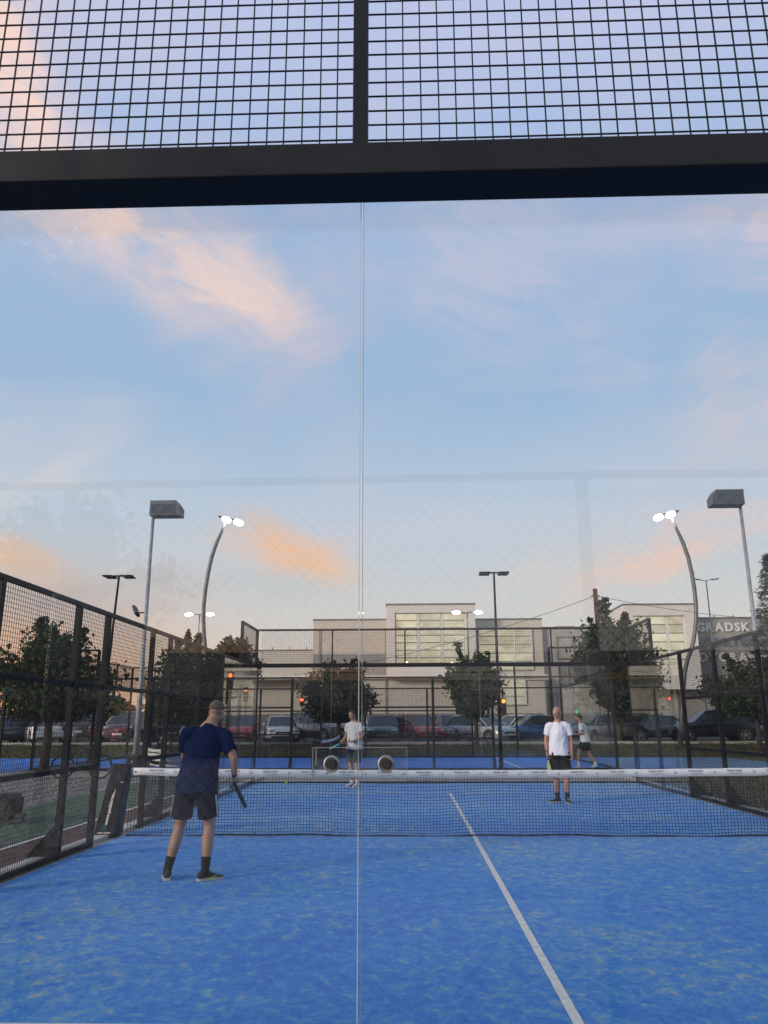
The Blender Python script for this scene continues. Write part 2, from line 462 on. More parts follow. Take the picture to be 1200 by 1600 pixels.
# kerbs round the court
KERB = mat('pale_concrete_kerb', (0.42, 0.40, 0.36), 0.9, 0, 0.3, 9, 0.4, 60)
struct('kerb', MB().b2(-5.34, -5.13, -12, 12, -0.01, 0.035), KERB)
struct('kerb', MB().b2(5.13, 5.34, -12, 12, -0.01, 0.035), KERB)
struct('kerb', MB().b2(-5.12, 5.12, 10.14, 10.34, -0.01, 0.03), KERB)
struct('kerb', MB().b2(-5.12, 5.12, -10.5, -10.2, -0.01, 0.03), KERB)
# court 1 painted lines, 5 cm wide
sheet('centre_line', -0.03, 0.03, -7.22, 6.95, 0.004, LINE)
sheet('service_line', -4.9, 4.9, 6.95, 7.01, 0.004, LINE)
sheet('service_line', -4.9, 4.9, -7.29, -7.22, 0.004, LINE)
# court 2 painted lines
sheet('service_line', 2.87, 2.94, 15.9, 25.0, 0.004, LINE)
sheet('service_line', -11.0, -10.93, 15.9, 25.0, 0.004, LINE)
sheet('centre_line', -10.93, 2.87, 20.4, 20.46, 0.004, LINE)
sheet('court_border_line', -36, -14.2, 14.2, 14.28, 0.004, LINE)
# car park, its kerb and the road beyond
ASPH = ground_mat('asphalt', [(0.035, 0.035, 0.036), (0.055, 0.054, 0.053), (0.075, 0.073, 0.07)], 1.2, 0.4, 50)
struct('car_park', MB().add([(-60, 29.4, 0.455), (60, 29.4, 0.455), (60, 46, 0.50), (-60, 46, 0.50)], [(0, 1, 2, 3)]), ASPH)
struct('road', MB().add([(-200, 50, 0.515), (200, 50, 0.515), (200, 60, 0.56), (-200, 60, 0.56)], [(0, 1, 2, 3)]), ASPH)
struct('kerb', MB().b2(-60, 60, 29.2, 29.4, 0.40, 0.58), KERB)
struct('pavement', MB().b2(-90, 90, 60.2, 79, 0.5, 0.66), PAV)
for k in range(24):
    x = -30+k*2.5
    struct('parking_line', MB().add([(x, 29.6, 0.460), (x+0.12, 29.6, 0.460), (x+0.12, 34.5, 0.466), (x, 34.5, 0.466)], [(0, 1, 2, 3)]), LINE)
# grass tufts on the verge and right of the court
def tufts(n, boxes, seed, hmin=0.05, hmax=0.16):
    r = np.random.default_rng(seed); vs = []; fs = []
    for (x0, x1, y0, y1, zf, share) in boxes:
        for i in range(int(n*share)):
            x = r.uniform(x0, x1); y = r.uniform(y0, y1); z = zf(y)
            h = r.uniform(hmin, hmax); a = r.uniform(0, PI); wd = r.uniform(0.01, 0.03)
            lx, ly = r.normal(0, h*0.4, 2); o_ = len(vs)
            vs += [(x-wd*math.cos(a), y-wd*math.sin(a), z), (x+wd*math.cos(a), y+wd*math.sin(a), z), (x+lx, y+ly, z+h)]
            fs.append((o_, o_+1, o_+2))
    return vs, fs
def zf_slope(y): return float(np.interp(y, ys, zs))
def leafmat(name, c0, c1, c2, trans=0.25):
    m = bpy.data.materials.new(name); m.use_nodes = True
    t = m.node_tree; gg = G(t); b = t.nodes['Principled BSDF']
    ge = gg.n('ShaderNodeNewGeometry').outputs['Random Per Island']
    c = gg.ramp(ge, [(0.0, c0), (0.55, c1), (1.0, c2)])
    t.links.new(c, b.inputs['Base Color']); b.inputs['Roughness'].default_value = 0.65
    tl = gg.n('ShaderNodeBsdfTranslucent'); t.links.new(c, tl.inputs[0])
    ms = gg.n('ShaderNodeMixShader', ins={0: trans, 1: b.outputs[0], 2: tl.outputs[0]})
    t.links.new(ms.outputs[0], t.nodes['Material Output'].inputs[0])
    return m
GRASS = leafmat('grass_blades', (0.035, 0.042, 0.014), (0.075, 0.078, 0.028), (0.15, 0.135, 0.06), 0.2)
vs, fs = tufts(46000, [(-22, 22, 25.3, 29.2, zf_slope, 0.62), (5.45, 12.5, 1.0, 14.3, lambda y: -0.02, 0.38)], 5, 0.04, 0.13)
o = MB().add(vs, fs).build('grass', GRASS, kind='stuff'); tag(o, 'short dry olive grass on the verge and beside the court', 'grass')

# ================================================================== COURT ENCLOSURES
WR = random.Random(12)
def wires(mb, p0, d, L, z0, z1, pitch, t, nrm):
    """welded wire panel from p0 along d, length L"""
    p0 = Vector(p0); d = Vector(d)
    n = int(round(L/pitch))
    for i in range(1, n):
        q = p0+d*(i*L/n)
        j_ = WR.uniform(-.0018, .0018); k_ = WR.uniform(-.0018, .0018)
        mb.bar(Vector((q.x, q.y, z0))+d*j_, Vector((q.x, q.y, z1))+d*k_, t, t)
    k = int(round((z1-z0)/pitch))
    for j in range(0, k+1):
        z = z0+0.01+(z1-z0-0.02)*j/k
        a = p0+nrm*t; e = p0+d*L+nrm*t; w1, w2, w3 = (WR.uniform(-.0018, .0018) for _ in range(3)); c_ = (a+e)/2
        mb.bar((a.x, a.y, z+w1), (c_.x, c_.y, z+w3), t, t); mb.bar((c_.x, c_.y, z+w3), (e.x, e.y, z+w2), t, t)

def wall(name, label, group, org, d, bays, posts, rails, nrm, t=0.0045, glass=None, pw=(0.08, 0.08), rail=0.06, cat='court fence', pitch=0.05, edge=True):
    d = Vector((d[0], d[1], 0)); nrm = Vector((nrm[0], nrm[1], 0))
    th = thing(name, label, cat, (org[0], org[1], 0), 0, group)
    Z = Vector((0, 0, 0))
    for (s, z0, z1, brace) in posts:
        q = d*s
        m = MB(); ang = math.atan2(d.y, d.x)
        m.box((q.x, q.y, (z0+z1)/2), (pw[0], pw[1], z1-z0), ang)
        p = m.build('post', BLACK, th, bevel=0.004)
        if brace:
            b = MB(); o1 = q-nrm*(pw[1]/2)
            a0 = o1-d*0.006; a1 = o1+d*0.006
            prof = [(0.0, 0.0), (0.30, 0.0), (0.30, 0.05), (0.0, 0.38)]
            vs = [(a-nrm*x)+Vector((0, 0, z)) for a in (a0-d*0.04, a1+d*0.04) for x, z in prof]
            b.add(vs, [(0, 1, 2, 3), (7, 6, 5, 4), (0, 4, 5, 1), (1, 5, 6, 2), (2, 6, 7, 3), (3, 7, 4, 0)])
            b.build('brace', BLACK, p)
    for (s0, s1, z) in rails:
        a, e = d*s0, d*s1
        MB().bar((a.x, a.y, z), (e.x, e.y, z), rail*0.8, rail).build('rail', BLACK, th, bevel=0.003)
    for (s0, s1, z0, z1, kind) in bays:
        if kind == 'mesh':
            m = MB(); wires(m, d*s0+nrm*(pw[1]/2+0.004), d, s1-s0, z0, z1, pitch, t, nrm)
            m.build('wire_mesh', WIRE, th, kind='stuff')
        elif kind == 'glass':
            c = d*((s0+s1)/2)+nrm*(pw[1]/2+0.012)
            m = MB(); m.box((c.x, c.y, (z0+z1)/2), (s1-s0-0.008, 0.012, z1-z0), math.atan2(d.y, d.x))
            m.build('glass_pane', glass or GLASS, th)
    return th

def side_wall(sx, label):
    Y = lambda y: y+10.0
    bays, posts, rails = [], [], []
    for a, b in ((-10, -8), (8, 10)):
        bays += [(Y(a), Y(b), 0.02, 2.97, 'glass'), (Y(a), Y(b), 3.04, 3.98, 'mesh')]
    for a, b in ((-8, -6), (6, 8)):
        bays += [(Y(a), Y(b), 0.02, 2.97, 'glass')]
    for a, b in ((-6, -4), (-4, -2), (-2, -1), (1, 2), (2, 4), (4, 6)):
        bays += [(Y(a)+.02, Y(b)-.02, 0.04, 2.98, 'mesh')]
    bays += [(Y(-1)+.02, Y(1)-.02, 2.06, 2.98, 'mesh')]
    for y in (-10, -8, 8, 10): posts.append((Y(y), 0, 4.02, False))
    for y in (-6, -4, -2, 2, 4, 6): posts.append((Y(y), 0, 3.0, True))
    for y in (-1, 1): posts.append((Y(y), 0, 3.0, False))
    rails += [(Y(-10), Y(10), 3.02), (Y(-10), Y(-8), 4.0), (Y(8), Y(10), 4.0)]
    for a, b in ((-6, -4), (-4, -2), (-2, -1), (1, 2), (2, 4), (4, 6)):
        rails += [(Y(a)+.045, Y(b)-.045, 1.0), (Y(a)+.045, Y(b)-.045, 2.03)]
    rails += [(Y(-1)+.045, Y(1)-.045, 2.03)]
    rails += [(Y(-10), Y(-1), 0.035), (Y(1), Y(10), 0.035)]
    return wall('mesh_fence', label, 'side fences of the near court', (sx*5.07, -10), (0, 1), bays, posts, rails, (-sx, 0), pw=(0.08, 0.075), t=0.0042)
side_wall(-1, 'tall black wire mesh fence along the left side of the near blue court')
side_wall(1, 'tall black wire mesh fence along the right side of the near blue court')

# near back wall (we look through it)
def back_wall(y, label, group, glassm, near):
    sgn = -1 if y < 0 else 1
    th = thing('glass_wall', label, 'glass wall', (0, y, 0), 0, group)
    # beam 100 x 130, glass under its court-side edge
    MB().box((0, sgn*0.065, 3.05), (10.2, 0.13, 0.10)).build('beam', BLACK, th, bevel=0.004)
    MB().box((0, sgn*0.065, 4.02), (10.2, 0.05, 0.05)).build('top_rail', BLACK, th, bevel=0.004)
    MB().box((0, sgn*0.03, 0.02), (10.2, 0.06, 0.04)).build('base_channel', BLACK, th)
    for x in (-5.07, 5.07):
        MB().box((x, sgn*0.115, 1.5), (0.09, 0.09, 3.0)).build('post', BLACK, th, bevel=0.004)
    for x in (-3, -1, 1, 3):
        MB().box((x, sgn*0.106, 3.55), (0.042, 0.042, 0.90)).build('upper_post', BLACK, th, bevel=0.003)
    for x0 in (-5, -3, -1, 1, 3):
        m = MB(); wires(m, (x0+0.02, sgn*0.07, 0), (1, 0, 0), 1.96, 3.10, 4.0, 0.05, 0.0038 if near else 0.0042, Vector((0, -sgn, 0)))
        m.build('wire_mesh', WIRE, th, kind='stuff')
        m = MB().b2(x0+0.005, x0+1.995, -0.006, 0.006, 0.045, 2.998)
        m.build('glass_pane', glassm, th)
    for x in (-3, -1, 1, 3):
        MB().b2(x-0.0048, x-0.0030, -0.0055, 0.0055, 0.045, 2.998).build('seam_strip', EDGE, th); MB().b2(x+0.0030, x+0.0047, -0.0055, 0.0055, 0.045, 2.998).build('seam_strip', EDGE2, th)
        for z in ((1.465,) if near else ()):
            pl = MB().b2(x-0.112, x+0.112, sgn*0.0075, sgn*0.0155, z-0.0365, z+0.0365).build('joint_plate', ACRYL, th)
            e = MB()
            for (a0, a1, b0, b1) in ((x-0.112, x+0.112, z+0.036, z+0.0372), (x-0.112, x+0.112, z-0.0372, z-0.036), (x-0.1122, x-0.111, z-0.036, z+0.036), (x+0.111, x+0.1122, z-0.036, z+0.036)):
                e.b2(a0, a1, sgn*0.007, sgn*0.016, b0, b1)
            e.build('plate_edge', GALV, pl)
            for dx in (-0.066, 0.062):
                w_ = MB().disc((x+dx, sgn*0.019, z), 0.0185, 0.006, (0, sgn, 0), 28, 0.0165); w_.torus((x+dx, sgn*0.022, z), 0.0165, 0.0032, 'Y', 28, 8)
                w_.build('washer', STEEL, pl, smooth=False)
                MB().disc((x+dx, sgn*0.028, z), 0.0125, 0.014, (0, sgn, 0), 20, 0.0105).build('bolt', RUBBER, pl)
    return th
back_wall(-10.0, 'near glass back wall of the court, framed by a thick black beam we look through', None, GLASSN, True)
back_wall(10.0, 'far glass back wall of the near blue court, with wire mesh on top', None, GLASS, False)

# court 2, lying crosswise behind
def long_fence(y, nrm, label):
    xs_ = [0.0, 2.0, 4.0, 6.0, 8.8, 10.8, 13.6, 15.6, 17.6, 19.65]
    bays = []; posts = []; rails = []
    for i in range(len(xs_)-1):
        a, b = xs_[i], xs_[i+1]
        gl = i in (0, 1, 7, 8)
        bays.append((a+.03, b-.03, 0.03, 2.98, 'glass' if gl else 'mesh'))
        if i in (0, 8): bays.append((a+.03, b-.03, 3.04, 3.98, 'mesh'))
        if not gl and i != 4: rails += [(a+.04, b-.04, 1.0), (a+.04, b-.04, 2.03)]
    for i, x in enumerate(xs_):
        posts.append((x, 0, 4.0 if i in (0, 1, 8, 9) else 3.0, i not in (0, 9)))
    rails += [(0, 19.65, 3.02), (0, 2.0, 4.0), (17.6, 19.65, 4.0), (0, 19.65, 0.04)]
    return wall('mesh_fence', label, 'long fences of the far court', (-13.7, y), (1, 0), bays, posts, rails, nrm, pw=(0.09, 0.07), t=0.0042)
long_fence(15.8, (0, 1), 'black mesh fence along the near side of the far crosswise court')
long_fence(25.15, (0, -1), 'black mesh fence along the far side of the crosswise court, before the grass verge')
def end_wall(x, nrm, label):
    bays = []; rails = [(0, 9.3, 3.02), (0, 9.3, 4.0), (0, 9.3, 0.04)]; posts = []
    for i in range(5):
        a = i*1.86
        bays += [(a+.02, a+1.84, 0.05, 2.98, 'glass'), (a+.02, a+1.84, 3.05, 3.98, 'mesh')]
        if 0 < i: posts.append((a, 3.05, 4.0, False))
    return wall('glass_wall', label, 'end walls of the far court', (x, 15.82), (0, 1), bays, posts, rails, nrm, pw=(0.06, 0.06), cat='glass wall')
end_wall(-13.75, (1, 0), 'glass end wall at the left end of the far crosswise court')
end_wall(6.0, (-1, 0), 'glass end wall at the right end of the far crosswise court')
# low mesh fence of the court further left
wall('mesh_fence', 'black mesh fence of the third court at the far left edge of the photo', None, (-30.0, 14.1), (1, 0),
     [(i*2+.03, i*2+1.97, .04, 2.98, 'mesh') for i in range(8)], [(i*2, 0, 3.0, False) for i in range(9)], [(0, 16, 3.02), (0, 16, 1.0), (0, 16, 2.03), (0, 16, .04)], (0, 1))

# chain link fence behind the photographer (seen mirrored in the near glass)
def chain_fence():
    th = thing('chain_link_fence', 'diamond chain link fence on grey posts, mirrored faintly in the near glass', 'fence', (0, -12.62, 0))
    xs_ = [-8.9, -5.9, -2.93, 0.16, 3.1, 6.1]
    for x in xs_: MB().tube([(x, 0, 0), (x, 0, 2.96)], 0.04, 12).build('post', GALVD, th, True)
    MB().tube([(-8.9, 0, 2.98), (-2.9, 0, 2.96), (0.16, 0, 2.99), (6.1, 0, 2.98)], 0.024, 10).build('top_rail', GALVD, th, True)
    m = MB(); P = 0.084; H0, H1 = 0.05, 2.9
    n = int((15+3)/P)
    for i in range(n):
        for sg in (1, -1):
            xa = -8.9+i*P - (3 if sg > 0 else 0)
            xb = xa+sg*(H1-H0)
            x0, x1 = -8.9, 6.1
            p0, p1 = (xa, H0), (xb, H1)
            # clip to the fence width
            def clip(p, q):
                t0, t1 = 0.0, 1.0; dx = q[0]-p[0]
                for lim, s in ((x0, 1), (x1, -1)):
                    tt = (lim-p[0])/dx
                    if s*dx > 0: t0 = max(t0, tt)
                    else: t1 = min(t1, tt)
                return (t0, t1)
            t0, t1 = clip(p0, p1)
            if t1-t0 < 0.01: continue
            a = (xa+(xb-xa)*t0, 0.003*sg, H0+(H1-H0)*t0); b = (xa+(xb-xa)*t1, 0.003*sg, H0+(H1-H0)*t1)
            m.bar(a, b, 0.0036)
    m.build('chain_link_mesh', WIRE2, th, kind='stuff')
    return th
chain_fence()
# ================================================================== BUILDING (city sports hall)
def text_obj(s, size, m, parent, loc, rot, name='lettering', extrude=0.002, bold=0.0, align='CENTER', sx=1.0, label=None):
    cu = bpy.data.curves.new('t', 'FONT'); cu.body = s; cu.size = size; cu.extrude = extrude; cu.offset = bold
    cu.align_x = align; cu.align_y = 'CENTER'; cu.resolution_u = 3
    tmp = bpy.data.objects.new('t', cu); COL.objects.link(tmp)
    dg = bpy.context.evaluated_depsgraph_get()
    me = bpy.data.meshes.new_from_object(tmp.evaluated_get(dg))
    bpy.data.objects.remove(tmp); bpy.data.curves.remove(cu)
    me.materials.clear()
    if sx != 1.0: me.transform(Matrix.Diagonal((sx, 1, 1, 1)))
    o = link(name, me, m, parent, label=label)
    o.location = loc; o.rotation_euler = rot
    return o

PLASTER = mat('cream_plaster', (0.50, 0.455, 0.40), 0.9, 0, 0.07, 0.6, 0.15, 8)
PLWHITE = mat('pale_plaster_frame', (0.60, 0.56, 0.52), 0.9, 0, 0.06, 0.6, 0.15, 8)
GREYCL = mat('grey_cladding', (0.26, 0.25, 0.235), 0.8, 0, 0.1, 0.5)
GREYD = mat('dark_grey_plinth', (0.15, 0.145, 0.14), 0.85, 0, 0.15, 0.6)
MULL = mat('white_mullion', (0.62, 0.61, 0.58), 0.5)
COPE = mat('roof_coping', (0.16, 0.155, 0.15), 0.5, 0.3)
def lit_glass():
    m = bpy.data.materials.new('lit_window_glass'); m.use_nodes = True
    t = m.node_tree; gg = G(t); b = t.nodes['Principled BSDF']
    tc = gg.n('ShaderNodeTexCoord').outputs['Object']
    v = gg.n('ShaderNodeVectorMath', operation='MULTIPLY', ins={0: tc, 1: (0.5, 1, 0.9)}).outputs[0]
    n = gg.noise(v, 0.7, 4, 0.6)
    rnd = gg.n('ShaderNodeObjectInfo').outputs['Random']
    c = gg.ramp(n, [(0.3, (0.54, 0.45, 0.29)), (0.5, (0.78, 0.68, 0.47)), (0.7, (0.95, 0.89, 0.68))])
    t.links.new(c, b.inputs['Emission Color'])
    t.links.new(gg.m('ADD', gg.m('MULTIPLY', rnd, 0.25), 0.58), b.inputs['Emission Strength'])
    b.inputs['Base Color'].default_value = (0.06, 0.06, 0.05, 1); b.inputs['Roughness'].default_value = 0.08
    return m
LITG = lit_glass()
DARKG = mat('dark_window_glass', (0.03, 0.035, 0.04), 0.08, 0, 0, spec=0.7)
WARMDOT = mat('ceiling_lamp_glow', (0.9, 0.85, 0.6), 0.5, emit=(1.0, 0.92, 0.6), estr=4.0)

def building():
    Y0 = 80.0
    th = thing('sports_hall', 'cream and grey city sports hall with big lit gridded windows behind the car park', 'building', (5, Y0, 0.6))
    def W(name, x0, x1, z0, z1, y0, y1, m, bev=0.0, parent=None):
        return MB().b2(x0-5, x1-5, y0-Y0, y1-Y0, z0-0.6, z1-0.6).build(name, m, parent or th, bevel=bev)
    def coping(x0, x1, z, y0, y1): W('roof_coping', x0-0.08, x1+0.08, z, z+0.16, y0-0.08, y1+0.08, COPE)
    # low left wing
    W('wall', -26.0, -11.97, 0.6, 9.6, Y0+2, Y0+26, PLASTER); coping(-26, -11.97, 9.6, Y0+2, Y0+26)
    for k in range(7): W('parapet_post', -25+k*2.0, -24.9+k*2.0, 9.76, 10.05, Y0+2.1, Y0+2.2, COPE)
    # left block: pale top, darker band
    W('wall', -11.94, -3.50, 9.0, 12.9, Y0, Y0+30, PLASTER); coping(-11.94, -3.5, 12.9, Y0, Y0+30)
    W('wall', -11.90, -3.52, 6.6, 9.0, Y0+0.04, Y0+29, GREYCL)
    W('wall', -11.94, 14.5, 0.6, 6.24, Y0, Y0+29.9, PLASTER)
    W('ledge', -26, 14.7, 6.24, 6.6, Y0-0.5, Y0+3, PLWHITE)
    # protruding frame with the three column window
    fx0, fx1, fz0, fz1 = -3.47, 6.60, 6.30, 14.4
    wx0, wx1, wz0, wz1 = -2.51, 5.50, 7.67, 13.5
    yf = Y0-1.6
    def frame(fx0, fx1, fz0, fz1, wx0, wx1, wz0, wz1, yf, nc, nr, depth=1.5):
        W('wall', fx0, wx0, fz0, fz1, yf, Y0+5, PLWHITE); W('wall', wx1, fx1, fz0, fz1, yf, Y0+5, PLWHITE)
        W('wall', wx0, wx1, wz1, fz1, yf, Y0+5, PLWHITE); W('wall', wx0, wx1, fz0, wz0, yf, Y0+5, PLWHITE)
        coping(fx0, fx1, fz1, yf, Y0+5)
        yw = yf+0.35
        fr = MB().b2(wx0-5, wx1-5, yw+0.12-Y0, yw+0.2-Y0, wz0-0.6, wz1-0.6).build('window', GREYD, th)
        cw = (wx1-wx0)/nc; rh = (wz1-wz0)/nr
        for c in range(nc):
            for r in range(nr):
                MB().b2(wx0+c*cw+0.16-5, wx0+(c+1)*cw-0.16-5, yw+0.05-Y0, yw+0.08-Y0, wz0+r*rh+0.07-0.6, wz0+(r+1)*rh-0.07-0.6).build('pane', LITG, fr)
        for c in range(nc+1):
            x = wx0+c*cw; MB().b2(x-0.13-5, x+0.13-5, yw-0.06-Y0, yw+0.12-Y0, wz0-0.6, wz1-0.6).build('mullion', MULL, fr)
        for r in range(nr+1):
            z = wz0+r*rh; MB().b2(wx0-5, wx1-5, yw-0.02-Y0, yw+0.1-Y0, z-0.055-0.6, z+0.055-0.6).build('transom', GREYCL, fr)
    frame(fx0, fx1, fz0, fz1, wx0, wx1, wz0, wz1, yf, 3, 7)
    # next section with windows behind
    W('wall', 6.62, 14.47, 6.6, 12.95, Y0+0.9, Y0+28, PLASTER); coping(6.62, 14.47, 12.95, Y0+0.9, Y0+28)
    def window(x0, x1, z0, z1, y, nc, nr, glass=LITG):
        fr = MB().b2(x0-5, x1-5, y-Y0-0.02, y-Y0+0.06, z0-0.6, z1-0.6).build('window', GREYD, th)
        cw = (x1-x0)/nc; rh = (z1-z0)/nr
        for c in range(nc):
            for r in range(nr):
                MB().b2(x0+c*cw+0.07-5, x0+(c+1)*cw-0.07-5, y-0.07-Y0, y-0.04-Y0, z0+r*rh+0.06-0.6, z0+(r+1)*rh-0.06-0.6).build('pane', glass, fr)
        for c in range(nc+1):
            x = x0+c*cw; MB().b2(x-0.07-5, x+0.07-5, y-0.14-Y0, y-0.03-Y0, z0-0.6, z1-0.6).build('mullion', MULL, fr)
        for r in range(nr+1):
            z = z0+r*rh; MB().b2(x0-5, x1-5, y-0.12-Y0, y-0.035-Y0, z-0.05-0.6, z+0.05-0.6).build('transom', GREYCL, fr)
        return fr
    window(7.1, 13.2, 7.2, 12.0, Y0+0.86, 3, 5)
    window(8.6, 12.1, 3.3, 6.1, Y0-0.04, 2, 3)
    for (x, z) in ((9.2, 7.7), (10.3, 7.75), (11.0, 7.7), (11.8, 7.85), (12.4, 7.75), (3.9, 7.9), (-1.2, 8.0)):
        MB().b2(x-5-0.14, x-5+0.14, -1.38 if x < 6 else 0.72, -1.33 if x < 6 else 0.765, z-0.6-0.05, z-0.6+0.05).build('ceiling_lamp', WARMDOT, th)
    W('ledge', 6.62, 14.9, 6.05, 6.22, Y0-0.3, Y0-0.02, PLWHITE)
    W('wall', -11.9, -8.6, 3.2, 5.2, Y0-0.10, Y0-0.02, GREYD)
    window(-10.9, -9.2, 3.3, 4.6, Y0-0.14, 2, 1, DARKG)
    # grey middle section
    W('wall', 14.5, 23.2, 0.6, 12.0, Y0+1.5, Y0+28, mat('light_grey_plaster', (0.38, 0.36, 0.33), 0.9, 0, 0.08, 0.6)); coping(14.5, 23.2, 12.0, Y0+1.5, Y0+28)
    for k in range(3): W('wall_frame', 16.2+k*2.4, 18.2+k*2.4, 8.4, 11.0, Y0+1.42, Y0+1.48, GREYD); W('wall_inset', 16.35+k*2.4, 18.05+k*2.4, 8.55, 10.85, Y0+1.38, Y0+1.41, MATS['light_grey_plaster'])
    for xx_ in (-11.2, -3.6, 14.3, 23.1): MB().tube([(xx_-5, -0.15, 0.1), (xx_-5, -0.15, 11.2)], 0.06, 8).build('downpipe', GREYCL, th)
    for xx_, w_, h_ in ((-9.5, 1.6, .7), (-6.2, .8, 1.1), (9.2, 2.2, .8), (12.4, .7, 1.0), (17.5, 2.4, .9), (36.5, 1.8, .8)): W('roof_unit', xx_, xx_+w_, 12.2 if 14 < xx_ < 20 else 13.0, (12.2 if 14 < xx_ < 20 else 13.0)+h_, Y0+9, Y0+11, GREYCL)
    # right protruding frame
    frame(23.3, 31.3, 4.9, 14.2, 24.3, 30.0, 7.2, 13.0, yf, 3, 6)
    W('wall', 23.3, 60, 0.6, 4.88, Y0+0.4, Y0+28, GREYCL)
    for k in range(10): W('cladding_panel', 14.8+k*2.9, 17.5+k*2.9, 0.9, 4.7, Y0+0.25 if k > 2 else Y0+1.35, Y0+0.37 if k > 2 else Y0+1.47, GREYCL)
    # grey wall with the name
    W('wall', 31.33, 60, 4.9, 12.9, Y0+0.7, Y0+28, GREYCL); coping(31.33, 60, 12.9, Y0+0.7, Y0+28)
    for k in range(9): W('parapet_post', 32+k*2.2, 32.1+k*2.2, 13.06, 13.3, Y0+0.8, Y0+0.9, COPE)
    LW = mat('white_letter', (0.60, 0.58, 0.55), 0.5); LB = mat('blue_grey_letter', (0.10, 0.12, 0.16), 0.5)
    def word(s, x, z, h, m, step, gap=0.14):
        for ch in s:
            cu = None
            o = text_obj(ch, h/0.70, m, th, (0, 0, 0), (PI/2, 0, 0), 'letter', 0.06, 0.055, 'LEFT')
            xsv = [v.co.x for v in o.data.vertices]; wd = max(xsv)-min(xsv)
            o.location = (x-min(xsv)-5, 0.58, z-0.6); x += wd+gap
    word('GRADSKA', 32.0, 11.85, 0.92, LW, 0)
    word('SPORTSKA', 32.0, 10.15, 0.92, LB, 0)
    word('DVORANA', 32.0, 8.45, 0.92, LW, 0)
    # plinth strips across the foot
    for k in range(12): W('plinth_panel', -25.5+k*3.3, -22.4+k*3.3, 0.62, 2.4, Y0-0.12 if k > 3 else (Y0-0.12 if k > 3 else Y0+1.9), Y0-0.02 if k > 3 else Y0+1.98, GREYD)
    return th
building()

# tall lattice masts and the far skyline are tiny in the photo; a dark line of far trees closes the left horizon
def far_trees():
    r = np.random.default_rng(11); vs = []; fs = []
    for (x0, x1, y, h0, n) in ((-190, -35, 190, 7, 9000), (-60, 120, 260, 8, 5200)):
        for i in range(n):
            x = r.uniform(x0, x1); hh = h0*(0.65+0.35*math.sin(x*0.13)+0.2*math.sin(x*0.41+1))
            z = 0.8+hh*r.uniform(0, 1)**0.8; s = r.uniform(0.4, 1.1); yy = y+r.uniform(-6, 6)
            a = r.uniform(0, PI); dx, dz = s*math.cos(a), s*math.sin(a); o_ = len(vs)
            vs += [(x-dx, yy, z-dz), (x+dz, yy+r.uniform(-.4, .4), z-dx), (x+dx, yy, z+dz), (x-dz, yy+r.uniform(-.4, .4), z+dx)]
            fs.append((o_, o_+1, o_+2, o_+3))
    return MB().add(vs, fs)
FARL = leafmat('far_foliage', (0.03, 0.035, 0.022), (0.04, 0.05, 0.03), (0.06, 0.065, 0.04), 0.1)
o = far_trees().build('tree_line', FARL, kind='stuff'); tag(o, 'far dark line of trees on the left horizon', 'trees')

